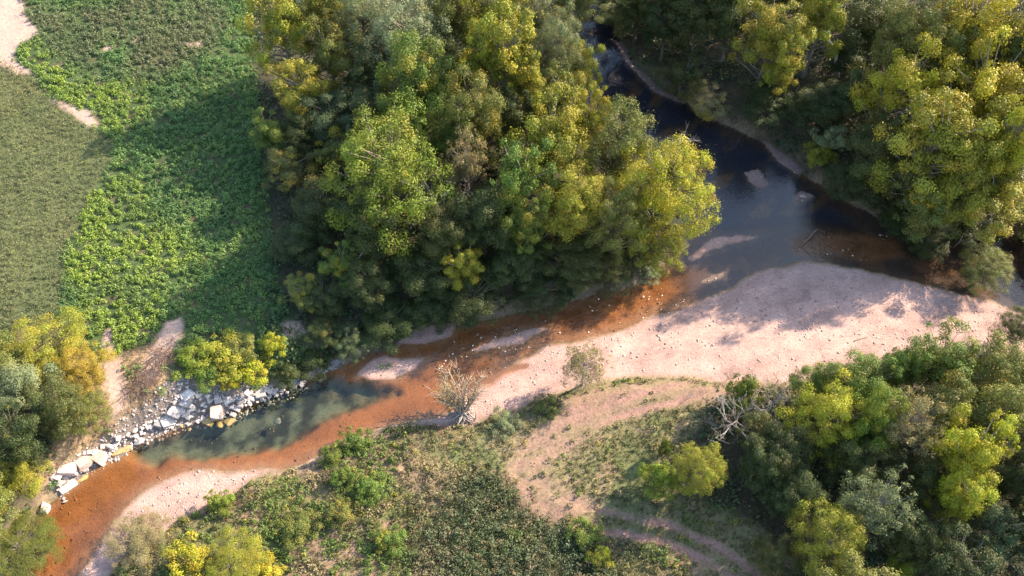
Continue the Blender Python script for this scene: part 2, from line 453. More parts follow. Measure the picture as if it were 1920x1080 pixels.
zg = np.clip(0.02 + 0.075 * dW, 0, 1.1) + (fbm(xs, ys, 4.0, 4, 6) - .5) * 0.18 * sm(0.3, 2, dW)
zland = zl * (1 - gland) + zg * gland
zland = zland + 4.0 * sm(20, 70, xs - 30) * sm(-5, 25, ys)              # rising ground beyond the right bank
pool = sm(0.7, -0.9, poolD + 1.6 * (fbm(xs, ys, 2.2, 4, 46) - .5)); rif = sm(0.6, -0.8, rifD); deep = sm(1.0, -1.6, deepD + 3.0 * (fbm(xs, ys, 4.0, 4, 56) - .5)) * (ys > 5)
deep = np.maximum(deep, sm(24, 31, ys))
depth = np.clip(-dW * 0.16, 0, 0.42) * (1 - 0.45 * rif) + 0.9 * pool + 0.5 * deep + (fbm(xs, ys, 2.5, 4, 8) - .5) * 0.18 * sm(0, 1.5, -dW)
zbed = -np.clip(depth, 0.015, 3)
Z = np.where(dW > 0, np.maximum(zland, 0.01), zbed)
road_d = pline(ROAD, xs, ys)
rut = np.minimum(np.abs(road_d - 0.85), 3)
Z = Z - 0.07 * sm(0.5, 0.1, rut) * (dW > 0.5) * south
# wheel ruts, colour of each spot
crop = sm(0.5, -0.5, sdf(CROP, xs + (wx - xs) * .6, ys + (wy - ys) * .6))
olive = sm(1.5, -1.5, sdf(OLIVE, ax_, ay_))
bright = np.max([sm(0.8, -1.2, sdf(b, wx, wy)) for b in SUNLIT_WEEDS], axis=0)
soil = np.max([sm(0.35, -0.35, sdf(b, xs + (wx - xs) * .8, ys + (wy - ys) * .8)) for b in SOIL], axis=0)
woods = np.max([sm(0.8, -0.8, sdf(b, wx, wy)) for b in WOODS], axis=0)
turf = sm(1.0, -1.0, sdf(TURF, ax_, ay_))
pad = sm(1.2, -1.2, sdf(ROADPAD, ax_, ay_))
scar = sm(0.8, -0.8, sdf(SCAR, wx, wy))
ripm = sm(0.5, -0.3, sdf(poly(RIP, .6), wx, wy))
darks = sm(1.6, -1.6, sdf(DARKSCRUB, ax_, ay_)) * (.35 + .65 * sm(.36, .56, fbm(xs, ys, 4.0, 4, 58)))
rw = np.abs(road_d - 0.9)
upper = sm(11.0, 6.0, xs)
roadm = np.maximum(sm(0.65, 0.2, rw) * (1.3 - 0.8 * upper), sm(3.4, 0.8, road_d) * (0.10 + 0.62 * upper))
roadm = np.maximum(roadm, pad * 0.85)
roadm = roadm * np.clip(-0.15 + 1.9 * fbm(xs * .6 + ys * .3, (ys - xs * .3) * 3.5, 3.2, 5, 21), 0, 1.0)
roadm = roadm * (0.7 + 0.6 * vnoise(road_d, road_d * 0, 0.42, 3)) 
roadm = np.clip(roadm * south * sm(0.3, 1.2, dW), 0, 1)

def lerp(a, col, w):
    return a * (1 - w[:, None]) + np.array(col)[None] * w[:, None] if not isinstance(col, np.ndarray) else a * (1 - w[:, None]) + col * w[:, None]
nA = fbm(xs, ys, 5.0, 5, 12); nB = fbm(xs, ys, 1.4, 3, 15); nC = fbm(xs, ys, 14.0, 4, 18)
col = np.tile(np.array([[0.085, 0.10, 0.035]]), (len(xs), 1))
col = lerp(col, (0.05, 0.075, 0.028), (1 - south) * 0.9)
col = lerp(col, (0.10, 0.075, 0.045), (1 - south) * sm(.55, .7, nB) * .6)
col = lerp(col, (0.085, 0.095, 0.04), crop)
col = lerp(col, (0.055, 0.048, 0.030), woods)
dirt = np.array([0.26, 0.185, 0.115])
mdry = south * (1 - woods) * (1 - darks)
col = lerp(col, (0.17, 0.135, 0.07), mdry * sm(0.35, 0.6, nA) * 0.9)
col = lerp(col, (0.25, 0.16, 0.11), mdry * sm(0.52, 0.62, fbm(xs, ys, 3.5, 4, 33)) * 0.8)
col = lerp(col, (0.165, 0.142, 0.07), turf * (1 - woods) * 0.9)
col = lerp(col, (0.09, 0.105, 0.042), turf * (1 - woods) * sm(0.5, 0.62, nA) * 0.8)
col = lerp(col, (0.035, 0.038, 0.02), darks * (1 - woods) * .8)
col = lerp(col, (0.23, 0.15, 0.11), turf * (1 - woods) * sm(0.6, 0.72, nB) * 0.45)
col = lerp(col, (0.245, 0.145, 0.115), roadm * (1 - gland * 0.5))
col = lerp(col, (0.30, 0.20, 0.125), scar * 0.85)
col = lerp(col, (0.25, 0.18, 0.12), sm(2.4, 0.3, dW) * (dW > 0) * (1 - gland) * 0.7)
col = lerp(col, (0.28, 0.19, 0.145), sm(2.0, 0.6, dW) * (dW > 0) * south * (1 - gland) * 0.8)
col = lerp(col, (0.36, 0.25, 0.20), soil)
col = lerp(col, (0.17, 0.135, 0.115), ripm)
gv = np.array([0.38, 0.247, 0.208])[None] * (0.86 + 0.28 * nA[:, None]) * np.where(nB > 0.62, 0.93, 1.0)[:, None]
strk = fbm(xs * .92 + ys * .39, (ys * .92 - xs * .39) * 4.5, 9.0, 5, 48)
gv = gv * (1 - .16 * sm(.5, .68, strk) + .08 * sm(.5, .3, strk))[:, None]
gv = gv * np.where(fbm(xs, ys, 1.1, 4, 49) > .66, .86, 1.0)[:, None]
wet = sm(0.55, 0.0, dW + (nB - .5) * .7)[:, None]
gv = gv * (1 - (0.42 - .3 * sm(.3, -.1, barD)[:, None]) * wet * np.array([[0.6, 0.9, 1.1]]))
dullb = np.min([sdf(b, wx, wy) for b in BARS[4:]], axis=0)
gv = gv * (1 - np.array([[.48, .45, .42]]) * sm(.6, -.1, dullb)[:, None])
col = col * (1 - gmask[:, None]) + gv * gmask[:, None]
# creek bed
bed = np.array([0.215, 0.128, 0.085])[None] * (0.7 + 0.6 * fbm(xs + ys * .4, (ys - xs * .4) * 2.5, 5.0, 5, 44)[:, None])
bed = bed * (1 - pool[:, None]) + (np.array([0.082, 0.086, 0.066])[None] * (0.35 + 1.3 * sm(.3, .7, fbm(xs, ys, 1.3, 4, 45))[:, None])) * pool[:, None]
stones = sm(0.5, 0.68, fbm(xs, ys, 0.9, 3, 40))
bed = lerp(bed, (0.085, 0.045, 0.024), np.clip(rif * (0.0 + 0.55 * stones), 0, 1))
mid_shade = sm(14, 27, xs + (nA - .5) * 9) * (1 - rif * .7)
bed = lerp(bed, (0.07, 0.055, 0.05), mid_shade)  # shade on the middle shallows painted into the bed colour
bed = lerp(bed, (0.13, 0.08, 0.05), mid_shade * sm(.52, .66, fbm(xs, ys, 3.0, 4, 57)) * .8)
upst_shade = deep
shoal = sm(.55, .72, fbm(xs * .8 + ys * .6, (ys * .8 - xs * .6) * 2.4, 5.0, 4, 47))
bed = bed * (1 - upst_shade[:, None]) + (np.array([[0.045, 0.045, 0.055]]) * (1 - shoal[:, None]) + np.array([[0.12, 0.085, 0.06]]) * shoal[:, None]) * upst_shade[:, None]  # upper reach: tree shade and blue sky reflection painted into the bed
inb = sm(0.05, -0.15, dW)
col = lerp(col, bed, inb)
stony = np.clip(np.maximum(gmask, inb * 0.7) + soil * 0.4 + roadm * 0.2, 0, 1)

ny, nx = X.shape
idx = np.arange(nx * ny).reshape(ny, nx)
Q = np.stack([idx[:-1, :-1], idx[:-1, 1:], idx[1:, 1:], idx[1:, :-1]], -1).reshape(-1, 4)
VV = np.stack([xs, ys, Z], 1)
fc = lambda a: a[Q].mean(1)
f_w, f_b, f_gr, f_cr, f_rd, f_so = fc(dW), fc(barD), fc(grD), fc(crop), fc(roadm), fc(soil)
cls = np.zeros(len(Q), int)
cls[f_cr > 0.5] = 1
cls[(f_rd > 0.42)] = 2
cls[(f_gr < 0) & (f_w > 0)] = 3
cls[(f_b < 0) & (f_w > 0)] = 4
cls[f_w <= 0] = 5
def sub(name, sel, label, cat):
    q = Q[sel]; u, inv = np.unique(q.ravel(), return_inverse=True)
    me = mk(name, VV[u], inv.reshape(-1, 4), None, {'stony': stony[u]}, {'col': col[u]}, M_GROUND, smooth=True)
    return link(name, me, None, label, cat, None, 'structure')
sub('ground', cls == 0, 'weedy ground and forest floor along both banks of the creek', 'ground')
sub('crop_field_soil', cls == 1, 'soil under the dull olive crop field at the left', 'field')
sub('dirt_track', cls == 2, 'bare pinkish dirt track curving through the meadow to the gravel bar', 'track')
def near(a, b):                                            # the two big bars are two pieces of ground
    return fc(sdf(SPIT, wx, wy)) < fc(sdf(GRAVEL, wx, wy))
isspit = near(0, 0)
sub('gravel_bar', (cls == 3) & ~isspit, 'broad pink gravel bar on the inside of the creek bend', 'gravel bar')
sub('sand_spit', (cls == 3) & isspit, 'pale sand spit along the lower left reach of the creek', 'sand bar')
barlab = ['spindle-shaped sand bar in the creek left of the uprooted bush', 'long thin sand bar beside the amber riffle',
          'shaded sand bar under the dark trees on the far bank', 'pale crescent of sand at the tip of the wooded point',
          'small sand islet in the upper pool', 'pale shoal in the dark water below the right bank', 'thin strip of sand showing in the shaded riffle',
          'narrow pale strip of sand along the upper right bank', 'brown sand margin below the steep right bank']
bi = np.argmin(np.stack([fc(sdf(b, wx, wy)) for b in BARS]), axis=0)
for k, t in enumerate(barlab):
    s = (cls == 4) & (bi == k)
    if s.any(): sub('sand_bar', s, t, 'sand bar')
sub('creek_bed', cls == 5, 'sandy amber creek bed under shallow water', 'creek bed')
# water sheet
q = Q[(f_w < 0.6) & (np.abs(VV[Q[:, 0], 0]) < 200) & (np.abs(VV[Q[:, 0], 1]) < 200) & (Z[Q].min(1) < 0.06)]
u, inv = np.unique(q.ravel(), return_inverse=True)
wv = VV[u].copy(); wv[:, 2] = 0.0
amber = np.array([0.90, 0.72, 0.51]); green = np.array([0.72, 0.75, 0.64]); shade_tint = np.array([0.66, 0.68, 0.72])  # last tint darkens the water where trees shade it
shal = sm(0.0, 0.22, -Z[u])[:, None]
wc = (1 - shal) * np.array([0.97, 0.88, 0.76]) + shal * amber
wc = wc * (1 - pool[u][:, None]) + green * pool[u][:, None]
up = np.maximum(upst_shade * (1 - .6 * shoal), mid_shade * .55)[u][:, None]
wc = wc * (1 - up) + shade_tint * up
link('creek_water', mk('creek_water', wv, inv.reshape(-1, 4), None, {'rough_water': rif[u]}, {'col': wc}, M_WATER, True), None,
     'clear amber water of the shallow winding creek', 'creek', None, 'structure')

# bilinear look-up on the sheet
def look(F, x, y):
    F = F.reshape(ny, nx)
    i = np.clip(np.searchsorted(GX, x) - 1, 0, nx - 2); j = np.clip(np.searchsorted(GY, y) - 1, 0, ny - 2)
    a = (x - GX[i]) / (GX[i + 1] - GX[i]); b = (y - GY[j]) / (GY[j + 1] - GY[j])
    return (F[j, i] * (1 - a) + F[j, i + 1] * a) * (1 - b) + (F[j + 1, i] * (1 - a) + F[j + 1, i + 1] * a) * b
def gz(x, y):
    return float(look(Z, np.array([x]), np.array([y]))[0])

# ------------------------------------------------------------------ ground plants (uncountable cover)
def in_view(x, y, m=8.0):
    """keep to the stretch of land round the photographed place"""
    dy = y - CAM[1]
    depth = dy * CP + CAM[2] * SP
    return (np.abs(x) < depth * 0.5774 + m) & (y > -40) & (y < 62)

def cover(name, dens, per_m2, rad, hgt, nl, leaf, colf, label, cat, material=None, aspect=0.6, upright=0.0, seed=1, hmod=None):
    r = np.random.default_rng(seed)
    n = int(164 * 100 * per_m2)
    x = r.uniform(-82, 82, n); y = r.uniform(-39, 61, n)
    k = in_view(x, y); x, y = x[k], y[k]
    d = dens(x, y)
    k = r.random(len(x)) < d; x, y = x[k], y[k]
    z = look(Z, x, y)
    P = len(x)
    pr = r.uniform(*rad, P); ph = r.uniform(*hgt, P)
    if hmod is not None: m_ = hmod(x, y); ph *= m_; pr *= 0.6 + 0.4 * m_
    cp = colf(x, y, r)
    L = nl
    u = r.normal(size=(P * L, 3)); u[:, 2] = np.abs(u[:, 2]) * 0.9 + 0.1
    u /= np.linalg.norm(u, axis=1)[:, None]
    rr = 0.55 + 0.45 * r.random(P * L)
    R = np.repeat(pr, L); Hh = np.repeat(ph, L)
    pos = np.stack([np.repeat(x, L) + u[:, 0] * R * rr, np.repeat(y, L) + u[:, 1] * R * rr, np.repeat(z, L) + u[:, 2] * Hh * rr], 1)
    if upright > 0:
        nrm = r.normal(size=(P * L, 3)); nrm[:, 2] *= (1 - upright)
    else:
        nrm = u * 0.6 + r.normal(size=(P * L, 3)) * 0.45 + np.array([0, 0, 0.35])
    sz = leaf * r.uniform(0.65, 1.35, P * L)
    V, q = leaves(pos, nrm, sz, aspect, r)
    c = np.repeat(cp, L, 0) * r.uniform(0.72, 1.28, (P * L, 1))
    c = np.repeat(c, 4, 0)
    me = mk(name, V, q, None, None, {'col': c}, material or M_COVER)
    return link(name, me, None, label, cat, None, 'stuff')

A = lambda f: (lambda x, y: look(f, x, y))
L_ = look
def pick(x, y, base, alts):
    c = np.tile(np.array([base]), (len(x), 1))
    for w, a in alts: c = c * (1 - w[:, None]) + np.array(a)[None] * w[:, None]
    return c

# the dull crop field, in rows
def d_crop(x, y):
    row = np.abs(((y + 0.05 * x) / 0.76) % 1 - 0.5) * 2
    return L_(crop, x, y) * (L_(woods, x, y) < .3) * (0.2 + 0.8 * (row > 0.3))
cover('crop_rows', d_crop, 10, (0.18, 0.3), (0.5, 0.66), 15, 0.125,
      lambda x, y, r: pick(x, y, (0.15, 0.16, 0.075), [(sm(.45, .7, fbm(x, y, 9, 4, 50)) * .8, (0.20, 0.18, 0.085)), (sm(.5, .7, fbm(x, y, 3, 3, 51)) * .5, (0.10, 0.135, 0.06)), ((r.random(len(x)) < .06) * 1.0, (0.20, 0.23, 0.06))]),
      'dull olive crop standing in fine rows at the far left', 'crop', seed=2)
# rank green weeds of the field edge
def d_weed(x, y):
    return (1 - L_(south, x, y)) * (1 - L_(crop, x, y)) * (1 - L_(woods, x, y)) * (1 - L_(soil, x, y)) * (L_(dW, x, y) > 1.2) * (x < -12) * (1 - .9 * L_(scar, x, y)) * (1 - L_(ripm, x, y))
def c_weed(x, y, r):
    ol = L_(olive, x, y); br = L_(bright, x, y)  # br carries painted sunlight, not another kind of weed
    return pick(x, y, (0.105, 0.19, 0.058), [(br * .9, (0.225, 0.30, 0.045)), (sm(.5, .66, fbm(x, y, 2.2, 3, 61)) * .5, (0.18, 0.25, 0.06)),
        (ol * sm(.2, .6, fbm(x, y, 6, 4, 62)), (0.135, 0.15, 0.075)), (sm(.56, .7, fbm(x, y, 5, 3, 63)) * .5, (0.07, 0.125, 0.05))])
cover('field_weeds', d_weed, 3.2, (0.25, 0.6), (0.4, 1.0), 46, 0.18, c_weed,
      'rank green weeds with painted sunlit patches between the crop field and the woods', 'weeds', seed=3,
      hmod=lambda x, y: 0.45 + 0.9 * fbm(x, y, 3.0, 3, 64))
# meadow south of the creek
def d_mead(x, y):
    t = L_(turf, x, y)
    return L_(south, x, y) * (1 - L_(woods, x, y)) * (L_(grD, x, y) > 0.3) * (1 - 0.92 * L_(roadm, x, y)) * (1 - .82 * t) * (L_(dW, x, y) > .5) * sm(.26, .46, fbm(x, y, 2.6, 4, 70) + .35 * L_(darks, x, y))
def c_mead(x, y, r):
    dk = L_(darks, x, y)
    return pick(x, y, (0.105, 0.12, 0.042), [(sm(.42, .6, fbm(x, y, 4.5, 4, 71)), (0.26, 0.205, 0.11)), (sm(.5, .6, fbm(x, y, 3, 4, 72)) * .9, (0.11, 0.17, 0.035)),
        ((r.random(len(x)) < .07) * 1.0, (0.24, 0.22, 0.04)), (dk * .7, (0.055, 0.072, 0.04)), (dk * (r.random(len(x)) < .3), (0.115, 0.14, 0.07)), (dk * (r.random(len(x)) < .12), (0.17, 0.13, 0.07))])
cover('meadow_weeds', d_mead, 4.2, (0.22, 0.55), (0.35, 1.1), 28, 0.2, c_mead,
      'mixed dry and green weeds of the riverside meadow', 'weeds', seed=4, aspect=0.5,
      hmod=lambda x, y: 0.35 + 0.9 * fbm(x, y, 2.5, 3, 73) + .9 * L_(darks, x, y))
def d_grass(x, y):
    return L_(south, x, y) * (1 - .8 * L_(woods, x, y)) * (L_(grD, x, y) > 0.2) * (1 - .97 * sm(.2, .5, L_(roadm, x, y))) * (L_(dW, x, y) > .5) * (.35 + .65 * sm(.35, .55, fbm(x, y, 1.6, 3, 80)))
cover('meadow_grass', d_grass, 11, (0.12, 0.3), (0.12, 0.35), 9, 0.2,
      lambda x, y, r: pick(x, y, (0.125, 0.12, 0.055), [(sm(.4, .6, fbm(x, y, 4, 4, 81)), (0.24, 0.185, 0.10)), (L_(turf, x, y) * sm(.45, .6, fbm(x, y, 3, 4, 82)) * .8, (0.085, 0.105, 0.042)), (L_(darks, x, y) * .8, (0.06, 0.075, 0.035))]),
      'short dry grass beside the dirt track', 'grass', M_GRASS, aspect=0.22, upright=0.55, seed=5)
# shaded understorey in the woods and on the banks
def d_under(x, y):
    return np.maximum(L_(woods, x, y), (L_(south, x, y) < .5) * (x > -28) * (L_(dW, x, y) < 14)) * (L_(dW, x, y) > .9) * (L_(gmask, x, y) < .3) * (1 - L_(ripm, x, y)) * (.25 + .75 * sm(.35, .55, fbm(x, y, 5, 3, 90)))
cover('woodland_undergrowth', d_under, 1.5, (0.4, 0.9), (0.5, 1.6), 14, 0.33,
      lambda x, y, r: pick(x, y, (0.045, 0.08, 0.035), [(sm(.45, .65, fbm(x, y, 4, 3, 91)), (0.07, 0.085, 0.035)), ((r.random(len(x)) < .12) * 1.0, (0.10, 0.12, 0.04))]),
      'dark leafy undergrowth on the woodland floor and banks', 'undergrowth', seed=6)

# dry brown vines hanging on the cut bank
cover('bank_brush', lambda x, y: L_(scar, x, y) * (L_(dW, x, y) > 1.6) * (1 - L_(ripm, x, y)) * (1 - L_(soil, x, y)) * sm(.38, .52, fbm(x, y, 2.2, 3, 95)), 7, (0.15, 0.4), (0.2, 0.7), 10, 0.22,
      lambda x, y, r: pick(x, y, (0.25, 0.19, 0.11), [(sm(.45, .62, fbm(x, y, 3, 3, 96)) * .9, (0.13, 0.14, 0.06)), ((r.random(len(x)) < .2) * 1.0, (0.32, 0.20, 0.12))]),
      'dry tan brush on the eroded left bank', 'brush', M_GRASS, aspect=0.25, upright=0.3, seed=8)

# ------------------------------------------------------------------ trees
def crown_data(seed, R, H, z0, ncl, clr, leaf, nleaf, lobe=0.25, dome=0.0, droop=0.0, inner=0.25, aspect=0.55, flat=0.85, limb=1.0):
    r = np.random.default_rng(seed)
    az = H * (1 - z0) / 2; zc = H * z0 + az
    k = np.arange(ncl) + 0.5
    ph = np.arccos(1 - 1.55 * k / ncl); th = math.pi * (1 + 5 ** .5) * k
    d = np.stack([np.cos(th) * np.sin(ph), np.sin(th) * np.sin(ph), np.cos(ph)], 1) + r.normal(size=(ncl, 3)) * 0.16
    d /= np.linalg.norm(d, axis=1)[:, None]
    lf = np.ones(ncl)
    for i in range(5):
        w = r.normal(size=3) * (1.6 + i * .7); lf += lobe * 0.5 * np.cos(d @ w * 1.6 + r.uniform(0, 6.28))
    f = np.where(r.random(ncl) < inner, r.uniform(0.3, 0.7, ncl), r.uniform(0.78, 1.0, ncl)) * np.clip(lf, .5, 1.35)
    rc = clr * r.uniform(0.4, 1.45, ncl)
    ax3 = np.array([R - clr * .6, R - clr * .6, az - clr * .5])
    c = d * ax3 * f[:, None]
    c[:, 2] -= droop * (c[:, 0] ** 2 + c[:, 1] ** 2) / R ** 2 * az
    c[:, 2] = np.clip(c[:, 2] + zc, rc * .6 + 0.1, None)
    out = c - np.array([0, 0, zc]); out /= np.linalg.norm(out, axis=1)[:, None] + 1e-6
    cnt = np.maximum((rc ** 2 / (rc ** 2).sum() * nleaf).astype(int), 8)
    ci = np.repeat(np.arange(ncl), cnt); n = len(ci)
    u = r.normal(size=(n, 3)) + out[ci] * 0.55 + np.array([0, 0, 0.35]); u /= np.linalg.norm(u, axis=1)[:, None]
    rad = rc[ci] * (0.35 + 0.65 * r.random(n) ** .55) * (1 + (r.random(n) < .24) * .55 * r.random(n))
    pos = c[ci] + u * rad[:, None] * np.stack([np.ones(n), np.ones(n), (flat * r.uniform(.6, 1.3, ncl))[ci]], 1)
    pos[:, 2] = np.maximum(pos[:, 2], 0.05)
    nrm = u * 0.8 + np.array([0, 0, 0.25]) + r.normal(size=(n, 3)) * 0.38
    V, q = leaves(pos, nrm, leaf * r.uniform(.6, 1.35, n), aspect, r)
    tint = np.clip(0.5 + (r.random(ncl)[ci] - .5) * .5 + (r.random(n) - .5) * .28, 0, 1)
    aut = np.clip(r.random(ncl)[ci] * .75 + r.random(n) * .25, 0, 1)
    # trunk and limbs
    paths = []
    tw = r.normal(size=2) * 0.05 * H
    tz = np.linspace(-0.4, H * .72, 7); s = np.clip(tz / H, 0, 1)
    tp = np.stack([tw[0] * np.sin(s * 3), tw[1] * np.sin(s * 4), tz], 1)
    tr = 0.024 * H * (1 - 0.8 * s); tr[0] *= 1.5
    paths.append((tp, tr, 7))
    for i in range(ncl):
        e = c[i]; hd = math.hypot(e[0], e[1])
        zs = np.clip(e[2] - hd * .75, H * .12, H * .66)
        st = np.array([np.interp(zs, tz, tp[:, 0]), np.interp(zs, tz, tp[:, 1]), zs])
        m1 = st + (e - st) * .45 + r.normal(size=3) * .05 * R; m1[2] -= .04 * R
        paths.append((np.stack([st, m1, e]), np.array([.0065, .0045, .0015]) * H * limb * r.uniform(.7, 1.2), 4))
    tv, tq = tubes(paths)
    return V, q, np.repeat(tint, 4), np.repeat(aut, 4), tv, tq

TREE = {}
def add_variant(kind, seed, bark, **k):
    V, q, ti, au, tv, tq = crown_data(seed, **k)
    TREE.setdefault(kind, []).append((mk('crown', V, q, None, {'tint': ti, 'autumn': au}, None, M_FOL),
                                      mk('trunk', tv, tq, None, None, None, bark, True), k['R'], k['H'], k['z0']))
for i in range(4): add_variant('round', 100 + i, M_BARK, R=5, H=14, z0=.2, ncl=120, clr=1.1, leaf=.225, nleaf=32000, lobe=.42)
for i in range(4): add_variant('lobed', 200 + i, M_BARK2, R=5, H=14, z0=.18, ncl=92, clr=1.0, leaf=.23, nleaf=26000, lobe=.6, inner=.35)
for i in range(3): add_variant('fine', 300 + i, M_BARK, R=5, H=13, z0=.12, ncl=170, clr=.85, leaf=.18, nleaf=34000, lobe=.34, droop=.15, aspect=.45)
for i in range(2): add_variant('big', 350 + i, M_BARK, R=7, H=15, z0=.12, ncl=230, clr=1.05, leaf=.205, nleaf=43000, lobe=.36, droop=.12, aspect=.5)
for i in range(2): add_variant('tall', 400 + i, M_BARK2, R=3.4, H=15, z0=.15, ncl=70, clr=.9, leaf=.23, nleaf=20000, lobe=.4)
for i in range(3): add_variant('shrub', 500 + i, M_BARK, R=2, H=3.2, z0=.05, ncl=46, clr=.5, leaf=.16, nleaf=7000, lobe=.35)
for i in range(1): add_variant('sparse', 600 + i, M_DEAD, R=4, H=9, z0=.2, ncl=120, clr=.6, leaf=.2, nleaf=9500, lobe=.3, inner=.3, aspect=.4, limb=.5)

COL = dict(
    yg=(.28, .275, .018), yel=(.34, .28, .02), org=(.32, .22, .028), grn=(.10, .14, .022), brg=(.14, .185, .02), dgr=(.036, .052, .015),  # dgr: dark green, deepened further to imitate shaded gaps in the canopy
    olv=(.125, .132, .028), oly=(.205, .195, .02), gry=(.15, .17, .08), sil=(.17, .20, .105), tan=(.22, .185, .085), blu=(.055, .08, .036), dol=(.065, .074, .02))
used = {}
def tree(kind, cx, cy, r, H, c, aut, label, name='broadleaf_tree', cat='tree', group=None, keep=False):
    vs = TREE[kind]; i = used.get(kind, 0); used[kind] = i + 1
    cm, tm, R0, Hh, z0 = vs[i % len(vs)]
    H *= {MID: 1.0, RGT: 1.05, LOW: 1.3, BNK: .72}.get(group, 1.0)
    if group == MID:
        r *= .95
        H *= (.75 if cy > 440 else 1.08) * (.62 if cx < 645 and 120 < cy < 400 else .72 if cx < 610 and cy >= 400 else .9 if cx < 640 else 1.0)
    if group == RGT and cy > 320: H *= .85
    if group in (MID, RGT, LOW) and c in ('dgr', 'dol', 'blu'): H *= .74; r *= .96
    H *= random.Random(cx * 3 + cy).uniform(.86, 1.12)
    zc = H * (z0 + (1 - z0) * .55)
    g0 = 1.6
    for _ in range(3):
        x, y, t = at(cx, cy, g0 + zc); g0 = gz(float(x), float(y))
    for _ in range(9):                                        # keep the foot of a bank tree on dry ground
        if keep or float(look(dW, np.array([float(x)]), np.array([float(y)]))[0]) > .3: break
        H *= .88; zc = H * (z0 + (1 - z0) * .55)
        for _ in range(2):
            x, y, t = at(cx, cy, g0 + zc); g0 = gz(float(x), float(y))
    g0 = max(g0, -0.1)
    rm = r * float(t) / FPX
    root = bpy.data.objects.new(name, None); C.objects.link(root)
    root.empty_display_size = 0.5
    root.location = (float(x), float(y), g0 - 0.05)
    rr = random.Random(int(cx * 31 + cy * 7))
    root.rotation_euler = (0, 0, rr.uniform(0, 6.28))
    s = rm / R0
    root.scale = (s * rr.uniform(.95, 1.1), s * rr.uniform(.95, 1.1), H / Hh)
    root['label'] = label; root['category'] = cat
    if group: root['group'] = group
    a = bpy.data.objects.new('crown', cm); b = bpy.data.objects.new('trunk', tm)
    for o in (a, b): C.objects.link(o); o.parent = root
    cc = [1.08 * (.92 * v + .08 * m) for v, m in zip(COL[c], (.125, .13, .026))]; k = rr.uniform(.92, 1.08)
    a.color = (cc[0] * k, cc[1] * k, cc[2] * k, aut * .75)
    return root

MID = 'trees of the wooded point inside the bend'
RGT = 'trees on the right bank above the creek'
LOW = 'trees of the thicket at the lower right'
LFT = 'trees on the left bank below the field'
BNK = 'shrubs along the rocky bank'
MEA = 'shrubs in the meadow by the creek'
T = tree
